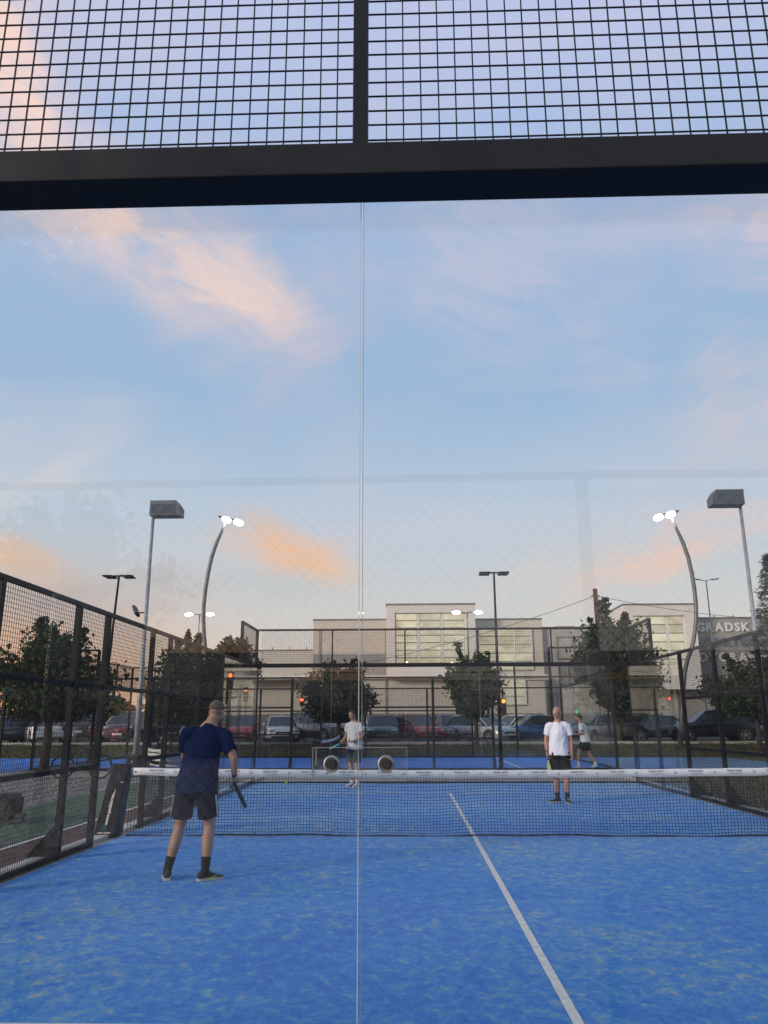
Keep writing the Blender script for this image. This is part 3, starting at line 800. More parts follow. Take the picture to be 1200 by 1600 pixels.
# ================================================================== TREES
LEAF = leafmat('maple_leaves', (0.016, 0.030, 0.009), (0.034, 0.060, 0.018), (0.075, 0.105, 0.034), 0.3)
LEAFD = leafmat('dark_leaves', (0.012, 0.022, 0.010), (0.024, 0.038, 0.016), (0.05, 0.065, 0.026), 0.25)
NEED = leafmat('spruce_needles', (0.012, 0.02, 0.012), (0.025, 0.038, 0.022), (0.05, 0.065, 0.038), 0.15)
BARK = mat('brown_bark', (0.075, 0.058, 0.042), 0.9, 0, 0.4, 12, 0.8, 30)
def tree(label, x, y, z0, top, r, cb, seed, spires=4, leaves=9000, ls=0.11, lm=None, squash=1.0, name='tree', tr=0.11, group=None, flat=0.0):
    """z0 ground, top highest shoot, cb crown base height, r crown radius"""
    rg = np.random.default_rng(seed)
    th = thing(name, label, 'tree', (x, y, z0), 0, group)
    H = top-z0; cbz = cb-z0; cz0 = cbz+(H-cbz)*0.40; ch = (H-cbz)*0.44
    tw = MB()
    tw.tube([(0, 0, -0.1), (0.03, 0.02, cbz*0.6), (-0.03, 0.03, cz0), (0.02, 0, H*0.86)], [tr*1.25, tr, tr*0.7, 0.02], 8)
    cen = []
    nb = 46
    for i in range(nb):
        if i < spires:
            a = 2*PI*i/spires+rg.uniform(-.4, .4); rr = r*rg.uniform(0.12, 0.6)
            tip = Vector((rr*math.cos(a), rr*math.sin(a)*squash, H*(1-0.08*rg.uniform(0, 2.4)))); w_ = 0.11
        else:
            u = rg.normal(size=3); u /= np.linalg.norm(u)
            k = rg.uniform(0.62, 1.0)
            tip = Vector((u[0]*r*k, u[1]*r*k*squash, cz0+u[2]*ch*k))
            if tip.z < cbz+0.1: tip.z = cbz+rg.uniform(0.05, 0.4)
            w_ = 0.29
        zb = min(cbz*0.9+rg.uniform(0, 0.6)*(cz0-cbz*0.9)+(0.2 if i < spires else 0), tip.z-0.05)
        base = Vector((0, 0, max(zb, cbz*0.8)))
        mid = base.lerp(tip, 0.5)+Vector((rg.normal(0, .08), rg.normal(0, .08), -0.06 if i >= spires else -0.02))
        tw.tube([base, mid, tip], [0.035, 0.022, 0.006], 5)
        for t in np.linspace(0.3, 1.0, 8 if i >= spires else 11):
            p = base.lerp(mid, t*2) if t < .5 else mid.lerp(tip, t*2-1)
            wgt = w_*(r/1.6)*(1.15-0.45*t if i >= spires else (1.5-1.15*t)*1.3)
            cen.append((p, max(0.07, wgt)))
    tw.build('trunk', BARK, th, True)
    n = leaves; idx = rg.integers(0, len(cen), n)
    P = np.array([[c[0].x, c[0].y, c[0].z] for c in cen])[idx]; S = np.array([c[1] for c in cen])[idx]
    P = P+rg.normal(size=(n, 3))*S[:, None]*np.array([1, 1, 0.85])
    # clumps: drop leaves in random hollows so the sky shows
    hol = rg.uniform(-1, 1, (13, 3))*np.array([r, r*squash, ch])+np.array([0, 0, cz0]); hr = rg.uniform(0.12, 0.24, 13)*r
    keep = np.ones(n, bool)
    for c, q in zip(hol, hr): keep &= (np.linalg.norm(P-c, axis=1) > q) | (rg.uniform(size=n) < 0.22)
    keep &= P[:, 2] > cbz-0.15
    P = P[keep]; n = len(P)
    A = rg.normal(size=(n, 3)); A /= np.linalg.norm(A, axis=1)[:, None]
    B = rg.normal(size=(n, 3)); B -= A*(A*B).sum(1)[:, None]; B /= np.linalg.norm(B, axis=1)[:, None]
    s = rg.uniform(0.6, 1.25, (n, 1))*ls
    C = np.cross(A, B)*0.18
    V = np.stack([P-A*s, P-B*s*0.62+C*s, P+A*s*1.1, P+B*s*0.62+C*s], 1).reshape(-1, 3)
    me = bpy.data.meshes.new('crown'); F = np.arange(n*4).reshape(-1, 4)
    me.from_pydata(V.tolist(), [], F.tolist())
    o = link('crown', me, lm or LEAF, th)
    return th
tree('wide leafy maple behind the left fence, in front of the sunset glow', -13.0, 15.2, -0.02, 5.35, 2.15, 1.75, 21, 5, 17000, 0.10, tr=0.14)
tree('leafy tree behind the left fence, under the distant lit twin lamp', -11.3, 26.3, 0.1, 5.75, 2.15, 1.6, 33, 5, 15000, 0.115, tr=0.13)
tree('round dark green tree in front of the long grey block, left of the glass seam', -4.43, 28.6, 0.36, 5.0, 1.85, 1.7, 52, 1, 14000, 0.105, LEAFD, tr=0.11)
tree('small olive tree in front of the middle of the big lit window', 2.35, 28.7, 0.36, 5.5, 1.55, 1.9, 61, 2, 6000, 0.125, tr=0.10)
tree('tall leafy tree wrapped round the brown wooden utility pole', 9.6, 31-1.2, 0.44, 7.9, 2.35, 1.7, 74, 6, 19000, 0.125, tr=0.14)
tree('low broad tree in front of the wall with the white letters', 15.4, 27.2, 0.1, 4.7, 2.3, 1.9, 85, 2, 7500, 0.115, tr=0.12)
tree('bushy tree top rising behind the left fence next to the far corner', -9.7, 27.6, 0.15, 6.1, 1.5, 3.0, 91, 3, 9000, 0.115, tr=0.09)

def spruce(label, x, y, z0, H, r, seed):
    rg = np.random.default_rng(seed); th = thing('spruce_tree', label, 'tree', (x, y, z0))
    MB().tube([(0, 0, 0), (0, 0, H*0.95)], [0.14, 0.02], 8).build('trunk', BARK, th, True)
    vs = []; fs = []
    lv = np.arange(1.2, H, 0.30)
    for z in lv:
        rr = r*(1-(z/H))**0.8
        for k in range(11):
            a = rg.uniform(0, 2*PI); L_ = rr*rg.uniform(0.75, 1.1)
            for j in range(46):
                t = rg.uniform(0.08, 1); p = np.array([math.cos(a)*L_*t, math.sin(a)*L_*t, z-0.25*t*rr*0.5+0.1*t*t*rr])
                d = rg.normal(size=3)*0.5+np.array([math.cos(a), math.sin(a), -0.1]); d /= np.linalg.norm(d)
                s_ = np.cross(d, rg.normal(size=3)); s_ /= np.linalg.norm(s_)
                q = p+rg.normal(size=3)*0.07; o_ = len(vs)
                vs += [tuple(q-s_*0.025), tuple(q+s_*0.025), tuple(q+d*0.2)]; fs.append((o_, o_+1, o_+2))
    MB().add(vs, fs).build('crown', NEED, th)
spruce('dark spruce at the right edge, overlapping the wall with white letters', 17.7, 28.9, 0.40, 9.6, 2.7, 4)

# trees and a low house behind the photographer: only seen as faint mirrored shapes in the near glass
tree('broad tree behind the photographer, faintly mirrored at the left of the glass', -14.0, -38, -0.02, 11.5, 4.2, 3.0, 101, 3, 8000, 0.26, LEAFD, tr=0.2, group='trees behind the photographer')
tree('smaller tree behind the photographer, faintly mirrored at the right of the glass', 19, -40, -0.02, 8.2, 3.6, 2.6, 103, 2, 7000, 0.24, LEAFD, tr=0.2, group='trees behind the photographer')
hd_ = np.random.default_rng(8); hv_ = []; hf_ = []
for i in range(26000):
    x, y, z = hd_.uniform(-34, 34), hd_.uniform(-46.4, -44.9), 2.75*hd_.uniform(0, 1)**0.8
    z += 0.18*math.sin(x*1.3)*z/2.7; a = hd_.normal(size=3)*0.11; b_ = hd_.normal(size=3)*0.11; o_ = len(hv_)
    hv_ += [(x, y, z), (x+a[0], y+a[1], z+a[2]), (x+a[0]+b_[0], y+a[1]+b_[1], z+a[2]+b_[2]), (x+b_[0], y+b_[1], z+b_[2])]; hf_.append((o_, o_+1, o_+2, o_+3))
hg = thing('hedge', 'tall dark hedge behind the photographer, mirrored as the dark band in the near glass', 'hedge', (0, -45.6, 0))
MB().add([(x, y+45.6, z) for x, y, z in hv_], hf_).build('foliage', LEAFD, hg)
MB().b2(-33, 33, -.4, .4, 0, 2.2).build('inner_branches', mat('dark_twigs', (0.015, 0.018, 0.01), 0.95, 0, 0.4, 6, 0.8, 12), hg)
hs = thing('low_house', 'long low beige house behind the photographer, mirrored faintly in the near glass', 'house', (2, -62, 0))
MB().b2(-37, 37, -5, 0, 0, 4.4).build('wall', PLASTER, hs)
rf = MB(); rf.add([(-37.4, 0.4, 4.4), (37.4, 0.4, 4.4), (37.4, -5.4, 4.4), (-37.4, -5.4, 4.4), (-37.4, -2.5, 6.3), (37.4, -2.5, 6.3)], [(0, 1, 5, 4), (1, 2, 5), (2, 3, 4, 5), (3, 0, 4), (3, 2, 1, 0)])
rf.build('roof', mat('brown_roof_tile', (0.14, 0.075, 0.05), 0.85, 0, 0.3, 6), hs)
for k in range(7):
    wn = MB().b2(-15+k*4.6, -13.6+k*4.6, -0.02, 0.05, 1.0, 2.3).build('window', MULL, hs)
    MB().b2(-14.9+k*4.6, -13.7+k*4.6, 0.05, 0.07, 1.1, 2.2).build('pane', DARKG, wn)

# ================================================================== LAMPS, POLES, SIGNALS
LEDON = mat('lit_led_glare', (1, 1, 1), 0.5, emit=(1.0, 0.99, 0.88), estr=38.0)  # lit LEDs, their glare built into oversized glowing shapes
LAMPBODY = mat('dark_lamp_housing', (0.035, 0.036, 0.04), 0.5, 0.3)
BOXGREY = mat('grey_floodlight_box', (0.075, 0.08, 0.09), 0.5, 0.3, 0.2, 3)
def flood_pole(x, y, top, sx, label):
    th = thing('floodlight_pole', label, 'lamp post', (x, y, 0), 0, 'galvanised floodlight poles')
    MB().tube([(0, 0, 0), (0, 0, 3.4), (0, 0, 3.42), (0, 0, top-0.25)], [0.095, 0.075, 0.065, 0.05], 14).build('pole', GALV, th, True)
    h = thing_part = MB()
    L_, D_, H_ = 1.02, 0.5, 0.5
    zz = top-0.02
    # box with one cut corner, offset to one side of the pole
    prof = [(-0.06*sx, -H_/2), (0.95*sx, -H_/2), (0.95*sx, H_/2-0.22), (0.80*sx, H_/2), (-0.06*sx, H_/2)]
    vs = [(a, b, zz+c) for b in (-D_/2, D_/2) for a, c in prof]
    h.add(vs, [(0, 1, 2, 3, 4), (9, 8, 7, 6, 5)]+[(i, i+5, (i+1) % 5+5, (i+1) % 5) for i in range(5)])
    b = h.build('lamp_housing', BOXGREY, th, bevel=0.01)
    MB().b2(min(0, 0.8*sx), max(0, 0.8*sx), -D_/2-0.012, -D_/2-0.002, zz-0.2, zz+0.12).build('front_glass', DARKG, b)
    MB().b2(-0.09, 0.09, -0.09, 0.09, 0, 0.02).build('base_plate', GALV, th)
    return th
fp = flood_pole(-9.22, 13.0, 8.33, 1, 'tall galvanised pole left with a grey box floodlight on top and a small floodlight halfway')
fl = MB(); Mx = Matrix.Rotation(R(-28), 3, 'Y') @ Matrix.Rotation(R(-20), 3, 'X')
fl.box((-0.33, 0, 4.98), (0.09, 0.26, 0.34), M=Mx); fh = fl.build('small_floodlight', LAMPBODY, fp, bevel=0.01)
MB().tube([(-0.28, 0, 4.9), (-0.16, 0, 4.93), (-0.06, 0, 4.93)], 0.022, 8).build('bracket', LAMPBODY, fh, True)
flood_pole(9.78, 13.0, 8.48, -1, 'tall galvanised pole right with a grey box floodlight pointing left on top')
bx = MB().b2(-0.19, 0.19, -0.14, 0.14, 0, 0.62).build('electric_box', LAMPBODY, None, bevel=0.012); bx.location = (-9.14, 12.6, 0)
tag(bx, 'small black electric box at the foot of the left floodlight pole', 'electric box')
MB().b2(-0.14, 0.14, -0.150, -0.143, 0.3, 0.56).build('lid', RUBBER, bx)
MB().b2(-0.02, 0.02, -0.158, -0.151, 0.4, 0.46).build('latch', STEEL, bx)

def bow_lamp(x, y, pts, sx, label):
    th = thing('curved_street_lamp', label, 'street lamp', (x, y, 0.46), 0, 'bow shaped street lamps over the car park')
    MB().tube([Vector((a-x, 0, b-0.46)) for a, b in pts], [0.12]*2+[0.10]*(len(pts)-4)+[0.075, 0.06], 10).build('pole', GALVD, th, True)
    tx, tz = pts[-1][0]-x, pts[-1][1]-0.46
    for k, (ox, oz) in enumerate(((-0.28, 0.16), (0.42, 0.0))):
        Mx = Matrix.Rotation(R(18*sx), 3, 'Y')
        hd = MB(); hd.box((tx+ox*sx*0.9+0.15*sx, 0.0, tz+oz), (0.62, 0.30, 0.07), M=Mx)
        h = hd.build('lamp_head', LAMPBODY, th, bevel=0.01)
        e = MB(); e.ell((tx+ox*sx*0.9+0.28*sx, -0.08, tz+oz-0.10), (0.26, 0.21, 0.15), 16, 10, Mx); e.build('led_glare', LEDON, h, True)  # LED lens swollen beyond its housing to stand in for glare
    MB().tube([(tx-0.1*sx, 0, tz+0.26), (tx+0.5*sx, 0, tz-0.02)], 0.035, 8).build('cross_arm', GALVD, th, True)
    return th
def smooth_pts(P, n=18):
    P = [np.array(p, float) for p in P]; P = [2*P[0]-P[1]]+P+[2*P[-1]-P[-2]]; out = []
    for i in range(1, len(P)-2):
        for t in np.linspace(0, 1, n//(len(P)-3)+1)[:-1]:
            p0, p1, p2, p3 = P[i-1:i+3]
            out.append(tuple(0.5*((2*p1)+(-p0+p2)*t+(2*p0-5*p1+4*p2-p3)*t*t+(-p0+3*p1-3*p2+p3)*t**3)))
    out.append(tuple(P[-2])); return out
bow_lamp(-10.2, 28, smooth_pts([(-10.2, .46), (-10.75, 3.2), (-11.12, 5.23), (-11.3, 7.3), (-11.02, 9.81), (-10.36, 11.7)]), 1, 'curved street lamp at the left with its bright head leaning right')
bow_lamp(12.0, 28, smooth_pts([(12.0, .46), (12.55, 3.86), (13.1, 5.3), (13.42, 7.1), (13.27, 9.58), (12.60, 11.72)]), -1, 'curved street lamp at the right with its bright head leaning left')

def twin_lamp(x, y, z0, top, lit, label, s=1.0):
    th = thing('twin_street_lamp', label, 'street lamp', (x, y, z0))
    H = top-z0
    MB().tube([(0, 0, 0), (0, 0, H)], [0.11*s, 0.06*s], 10).build('pole', GALVD, th, True)
    MB().tube([(-0.7*s, 0, H+0.06), (0, 0, H-0.02), (0.7*s, 0, H+0.12)], 0.04*s, 8).build('cross_arm', GALVD, th, True)
    for sx in (-1, 1):
        h = MB().box((sx*0.95*s, 0, H+0.1), (0.7*s, 0.3*s, 0.09*s), M=Matrix.Rotation(R(-10*sx), 3, 'Y')).build('lamp_head', LAMPBODY, th, bevel=0.01)
        if lit:
            MB().ell((sx*0.95*s, -0.06, H+0.02), (0.36*s, 0.22*s, 0.13*s), 14, 8).build('led_glare', LEDON, h, True)
    return th
twin_lamp(-19.97, 60, 0.56, 11.05, True, 'distant lit twin lamp just left of the bow shaped lamp', 1.05)
twin_lamp(4.38, 60, 0.56, 11.05, True, 'distant lit twin lamp above the right corner of the big window frame', 1.05)
twin_lamp(22.26, 50, 0.5, 12.1, False, 'unlit twin street lamp in front of the wall with white letters', 0.75)
twin_lamp(13.2, -26, 0, 14.8, False, 'tall lamp post behind the photographer, mirrored at the right of the glass', 0.9)

def mast(x, y, top, lean, label):
    th = thing('court_light_mast', label, 'light mast', (x, y, 0), 0, 'dark masts of the far court')
    MB().tube([(0, 0, 0), (lean*0.5, 0, top/2), (lean, 0, top)], [0.075, 0.05, 0.035], 10).build('pole', BLACK, th, True)
    MB().bar((lean-0.52, 0, top+0.03), (lean+0.52, 0, top+0.03), 0.05).build('cross_bar', BLACK, th)
    for dx in (-0.33, 0.33):
        for dy in (-0.16, 0.16):
            h = MB().box((lean+dx, dy, top-0.0), (0.36, 0.27, 0.045)).build('lamp_head', BLACK, th, bevel=0.006)
            MB().box((lean+dx, dy, top-0.028), (0.3, 0.2, 0.01)).build('diffuser', DARKG, h)
    return th
mast(-11.45, 15.72, 6.58, 0.25, 'dark light mast with four flat unlit heads above the left fence')
mast(2.12, 15.72, 6.58, 0.0, 'dark light mast with four flat unlit heads, right of the glass seam')

# brown utility pole and its cables
WOOD = mat('brown_pole_wood', (0.12, 0.06, 0.042), 0.85, 0, 0.35, 9, 0.5, 30)
up = thing('utility_pole', 'brown wooden utility pole with cables rising out of the leafy tree', 'utility pole', (14.8, 55, 0.52))
MB().tube([(0.1, 0, 0), (0, 0, 11.8)], [0.27, 0.19], 12).build('pole', WOOD, up, True)
MB().bar((-0.35, 0, 11.2), (0.35, 0, 11.2), 0.09).build('cross_arm', GALVD, up)
def sag(a, b, s, n=18):
    a, b = Vector(a), Vector(b); return [a.lerp(b, t)-Vector((0, 0, s*4*t*(1-t))) for t in np.linspace(0, 1, n)]
MB().tube(sag((-0.3, 0, 11.1), (-27, 12, 5.5), 0.8), 0.022, 5).build('cable', RUBBER, up)
MB().tube(sag((0.3, 0, 11.15), (26, 8, 9.9), 0.7), 0.022, 5).build('cable', RUBBER, up)
MB().tube(sag((0.25, 0, 11.1), (0.6, 0, 9.6), 0.25, 8), 0.02, 5).build('cable', RUBBER, up)

REDL = mat('lit_red_signal', (0.6, 0.05, 0.02), 0.4, emit=(1.0, 0.06, 0.03), estr=9.0)
ORGL = mat('lit_amber_signal', (0.8, 0.3, 0.05), 0.4, emit=(1.0, 0.24, 0.06), estr=3.0)
GRNL = mat('lit_green_signal', (0.05, 0.6, 0.3), 0.4, emit=(0.04, 0.9, 0.32), estr=0.6)
OFFL = mat('unlit_signal_lens', (0.03, 0.03, 0.03), 0.3)
def signal(x, z, y, lm, which, label, n=3, s=1.0):
    th = thing('traffic_light', label, 'traffic light', (x, y, 0.5), 0, 'traffic lights at the road crossing')
    zz = z-0.5; pitch_ = 0.32*s
    zt = zz+which*pitch_+0.2*s
    MB().tube([(0.0, 0.15, 0), (0.0, 0.15, zt+0.1)], 0.06, 10).build('pole', GALVD, th, True)
    h = MB().b2(-0.17*s, 0.17*s, -0.1, 0.1, zt-n*pitch_-0.05, zt+0.03).build('housing', RUBBER, th, bevel=0.02)
    for k in range(n):
        MB().disc((0, -0.12, zt-0.17*s-k*pitch_), 0.115*s*(1.15 if k == which else 1), 0.03, 'Y', 18).build('lens', lm if k == which else OFFL, h)
        v = MB(); c = (0, -0.18, zt-0.17*s-k*pitch_)
        v.tube([(0.14*s*math.cos(a), -0.18, c[2]+0.14*s*math.sin(a)) for a in np.linspace(0.2, PI-0.2, 8)], 0.015, 4); v.build('visor', RUBBER, h)
    return th
signal(5.49, 5.22, 54, ORGL, 0, 'topmost orange lit signal, in front of the lit windows right of the olive tree', s=1.35)
signal(4.30, 4.05, 54.6, ORGL, 0, 'orange lit signal in the middle of the olive tree crown', s=1.1)
signal(6.56, 3.07, 53.4, ORGL, 0, 'orange lit signal low beside the thick fence post under the light mast', s=1.25)
signal(2.86, 5.29, 54.2, ORGL, 0, 'small orange signal at the lower edge of the big white window frame', s=0.95)
signal(-9.49, 3.23, 53, REDL, 0, 'red lit pedestrian signal left of the round dark tree', 2, 0.95)
signal(15.89, 3.24, 53, REDL, 0, 'red lit pedestrian signal right of the utility pole, between the far cars', 2, 0.95)
signal(14.33, 3.04, 53.6, REDL, 0, 'red lit signal just left of the trunk of the tall tree, seen edge on', 2, 0.9)
signal(12.21, 2.24, 53, GRNL, 1, 'green lit signal just above the head of the running player', 2, 1.1)
# ================================================================== NETS
TAPE = mat('white_net_tape', (0.66, 0.67, 0.66), 0.7, 0, 0.10, 9, 0.2, 30)
CORD = mat('black_net_cord', (0.010, 0.011, 0.015), 0.8, spec=0.15)
BANNER = mat('black_vinyl_cover', (0.012, 0.013, 0.016), 0.42, 0, 0.3, 4, 0.25, 6, spec=0.25)
PRINTW = mat('white_print', (0.6, 0.6, 0.6), 0.6)
PRINTG = mat('grey_print', (0.26, 0.28, 0.30), 0.6)
PRINTL = mat('faint_teal_print', (0.36, 0.44, 0.46), 0.6)
PRINTT = mat('teal_print', (0.07, 0.17, 0.19), 0.6)
def net_top(x): return 0.88+0.04*(x/5.0)**2
def court_net():
    th = thing('padel_net', 'black padel net with white printed top tape across the near blue court', 'net', (0, 0, 0))
    rg = random.Random(5)
    X0, X1, P = -4.93, 4.93, 0.045
    nx = int((X1-X0)/P); nz = 19
    def zz(x, j):
        b = 0.012+0.010*math.sin(x*1.7)+0.006*math.sin(x*5.1+1)
        t = net_top(x)-0.085; k = j/nz
        z = b+(t-b)*k
        z += 0.012*math.sin(k*PI)*math.sin(x*2.3+0.5)+0.006*math.sin(k*9+x*3.1)*math.sin(k*PI)-0.02*math.sin(k*PI)*math.exp(-((x+0.9)/0.7)**2)
        return z
    def xx(i, j): return X0+i*P+0.006*math.sin(j*0.35+i*0.23)*math.sin(j/nz*PI)
    def yy(x, j): return 0.018*math.sin(x*1.1)*math.sin(j/nz*PI)
    m = MB(); t = 0.0046
    for j in range(nz+1):
        tt = t*(1.0 if j else 4.0)
        vs = []; fs = []
        for i in range(nx+1):
            x = xx(i, j); y = yy(x, j); z = zz(x, j)
            vs += [(x, y-tt/2, z-tt/2), (x, y+tt/2, z-tt/2), (x, y+tt/2, z+tt/2), (x, y-tt/2, z+tt/2)]
        for i in range(nx):
            for k in range(4): fs.append((i*4+k, i*4+(k+1) % 4, (i+1)*4+(k+1) % 4, (i+1)*4+k))
        m.add(vs, fs)
    for i in range(nx+1):
        vs = []; fs = []
        for j in range(0, nz+1):
            x = xx(i, j); y = yy(x, j); z = zz(x, j)
            vs += [(x-t/2, y-t/2, z), (x+t/2, y-t/2, z), (x+t/2, y+t/2, z), (x-t/2, y+t/2, z)]
        for j in range(nz):
            for k in range(4): fs.append((j*4+k, j*4+(k+1) % 4, (j+1)*4+(k+1) % 4, (j+1)*4+k))
        m.add(vs, fs)
    m.build('net_mesh', CORD, th, kind='stuff')
    # tape
    rings = []
    for i in range(61):
        x = X0+(X1-X0)*i/60; z1 = net_top(x)+0.006+0.0025*math.sin(x*9); z0 = z1-0.105+0.003*math.sin(x*6.3); w = 0.009+0.0025*math.sin(x*13)
        rings.append([Vector((x, -w, z0)), Vector((x, w, z0)), Vector((x, w*0.9, z1-0.01)), Vector((x, 0, z1)), Vector((x, -w*0.9, z1-0.01))])
    tp = MB().loft(rings).build('top_tape', TAPE, th, True)
    k = 0; x = -4.55
    proto = None
    while x < 4.8:
        z = net_top(x)-0.026
        if proto is None:
            p1 = text_obj('PADEL NETS', 0.038, PRINTG, tp, (x, -0.0135, z), (PI/2, 0, 0), 'print', 0.0006, 0.0008)
            p2 = text_obj('www.padelnets.it', 0.024, PRINTG, tp, (x+0.02, -0.0135, z-0.034), (PI/2, 0, 0), 'print', 0.0006)
            e = MB().torus((0, 0, 0), 0.017, 0.002, 'Y', 16, 4); e.bar((-0.012, 0, -0.012), (0.012, 0, 0.012), 0.004); e.bar((-0.012, 0, 0.012), (0.012, 0, -0.012), 0.004)
            p3 = e.build('emblem', PRINTL, tp); p3.location = (x+0.27, -0.0135, z-0.018)
            proto = (p1, p2, p3)
        else:
            for p, dx, dz in zip(proto, (0, 0.02, 0.27), (0, -0.034, -0.018)):
                c = p.copy(); COL.objects.link(c); c.location = (x+dx, -0.0135, net_top(x+dx)-0.026+dz)
        x += 0.55
    MB().disc((-4.86, -0.013, 0.868), 0.012, 0.004, 'Y', 12).build('eyelet', RUBBER, tp)
    # centre and posts
    for sx in (-1, 1):
        MB().b2(sx*5.06-0.04, sx*5.06+0.04, -0.04, 0.04, 0, 0.93).build('net_post', BLACK, th, bevel=0.006)
        # padded A shaped cover over the post
        cx_ = sx*5.17
        m = MB()
        ring = lambda z, wx, wy, ox: [(cx_+ox-wx, -wy, z), (cx_+ox+wx*0.8, -wy*0.9, z), (cx_+ox+wx, wy*0.8, z), (cx_+ox-wx, wy, z)]
        lv = [(0.0, .160, .17, .02*sx), (0.25, .152, .155, -.012*sx), (0.5, .145, .13, -.045*sx), (0.75, .138, .10, -0.08*sx), (0.93, .130, .075, -0.105*sx), (0.985, .125, .05, -0.11*sx)]
        m.loft([[Vector(p) for p in ring(*l)] for l in lv])
        cv = m.build('post_cover', BANNER, th, bevel=0.012)
        if sx < 0:
            slant = math.atan2(0.125, 0.93)
            rx = (PI/2-slant*0.86, 0, 0)
            def on(z): return -0.172+0.115*z-0.006
            # emblems top and bottom, address running upwards
            for zc, xo in ((0.80, 0.17), (0.13, -0.03)):
                e = MB()
                for q in range(6):
                    a = q*PI/3
                    e.torus((0.022*math.cos(a), 0, 0.022*math.sin(a)), 0.022, 0.0022, 'Y', 14, 4)
                eo = e.build('emblem', PRINTT, cv); eo.location = (cx_-0.01+xo*0.5, on(zc), zc); eo.rotation_euler = (-0.12, 0, 0)
                text_obj('PADEL COURTS', 0.026, PRINTW, cv, (cx_-0.01+xo*0.5, on(zc-0.07), zc-0.07), (PI/2-0.12, 0, 0), 'print', 0.0006, 0.0008)
            Rt = Matrix.Rotation(-.125, 3, 'X') @ Matrix.Rotation(-PI/2+.13, 3, 'Y') @ Matrix.Rotation(PI/2, 3, 'X')
            text_obj('www.padelcreations.it', 0.066, PRINTW, cv, (cx_+.030, on(0.46)-0.004, 0.46), Rt.to_euler(), 'print', 0.0006, 0.0016)
    return th
court_net()

def far_net():
    th = thing('padel_net', 'dark net of the far crosswise court with its white top tape seen end on', 'net', (-4.05, 20.5, 0))
    m = MB(); t = 0.004
    for i in range(0, 200):
        y = -4.5+i*0.0452
        m.bar((0, y, 0.02), (0, y, 0.80), t)
    for j in range(19): m.bar((0, -4.5, 0.02+j*0.043), (0, 4.5, 0.02+j*0.043), t)
    m.build('net_mesh', CORD, th, kind='stuff')
    rings = []
    for i in range(31):
        y = -4.5+9.0*i/30; z = 0.84+0.09*(y/4.5)**2
        rings.append([Vector((-.012, y, z-.045)), Vector((.012, y, z-.045)), Vector((.012, y, z+.045)), Vector((-.012, y, z+.045))])
    MB().loft(rings).build('top_tape', TAPE, th)
    MB().b2(-.02, .02, -4.5, 4.5, 0.0, 0.03).build('net_foot', CORD, th)
    for y in (-4.6, 4.6):
        MB().b2(-.05, .05, y-.05, y+.05, 0, .93).build('net_post', BLACK, th)
        c = MB().b2(-.16, .16, y-.09, y+.09, 0.0, .96).build('post_cover', BANNER, th, bevel=.012)
        if y < 0: text_obj('www.padelcreations.it', .062, PRINTW, c, (0, y-.093, .45), (PI/2, -PI/2, 0), 'print', .0006, .0012)
far_net()

# ================================================================== PEOPLE
def V(*a): return Vector(a)
def pathloft(mb, pts, rs, rf, side=(1, 0, 0), n=16, power=1.0):
    """closed tube through pts, elliptic: rs along side, rf along front"""
    pts = [Vector(p) for p in pts]; rings = []
    for i, p in enumerate(pts):
        d = (pts[min(i+1, len(pts)-1)]-pts[max(i-1, 0)]).normalized()
        s = Vector(side); s = (s-d*s.dot(d)).normalized(); f = d.cross(s)
        ring = []
        for k in range(n):
            a = 2*PI*k/n; ca, sa = math.cos(a), math.sin(a)
            ca = math.copysign(abs(ca)**power, ca); sa = math.copysign(abs(sa)**power, sa)
            ring.append(p+s*ca*rs[i]+f*sa*rf[i])
        rings.append(ring)
    mb.loft(rings)
def ik(a, b, l1, l2, pole):
    a, b, pole = Vector(a), Vector(b), Vector(pole); d = b-a; L = min(d.length, (l1+l2)*0.999)
    dn = d.normalized(); x = (l1*l1-l2*l2+L*L)/(2*L); h = math.sqrt(max(0, l1*l1-x*x))
    pp = (pole-dn*pole.dot(dn)).normalized()
    return a+dn*x+pp*h
def fuse(mb, name, m, parent, vox=0.009, smooth=3, disp=0.0, dscale=9.0, seed=0.0):
    me = mb.mesh(name); o = bpy.data.objects.new(name, me); COL.objects.link(o)
    md = o.modifiers.new('r', 'REMESH'); md.mode = 'VOXEL'; md.voxel_size = vox
    ms = o.modifiers.new('s', 'SMOOTH'); ms.factor = 0.5; ms.iterations = smooth
    dg = bpy.context.evaluated_depsgraph_get()
    nm = bpy.data.meshes.new_from_object(o.evaluated_get(dg)); bpy.data.objects.remove(o)
    if disp:
        nrm = [v.normal.copy() for v in nm.vertices]
        for v, nv in zip(nm.vertices, nrm):
            q = v.co*dscale+Vector((seed, seed, seed)); q.z *= 0.55
            f = mnoise.noise(q)+0.5*mnoise.noise(q*2.3)
            v.co += nv*disp*f
    nm.shade_smooth(); nm.materials.clear()
    return link(name, nm, m, parent)
SKIN1 = mat('tanned_skin', (0.36, 0.20, 0.13), 0.55, 0, 0.12, 14)
SKIN2 = mat('reddish_skin', (0.40, 0.20, 0.14), 0.55, 0, 0.12, 14)
NAVY = mat('navy_jersey', (0.006, 0.013, 0.050), 0.9, 0, 0.2, 9, 0.3, 250, spec=0.1)
NAVYS = mat('navy_shorts', (0.005, 0.007, 0.018), 0.9, 0, 0.2, 9, 0.2, 200, spec=0.1)
WTEE = mat('white_tshirt', (0.74, 0.73, 0.80), 0.9, 0, 0.04, 9, 0.3, 200)
GTEE = mat('pale_grey_tshirt', (0.46, 0.47, 0.47), 0.9, 0, 0.06, 9, 0.3, 200)
WTEE2 = mat('off_white_tshirt', (0.78, 0.77, 0.76), 0.9, 0, 0.06, 9, 0.3, 200)
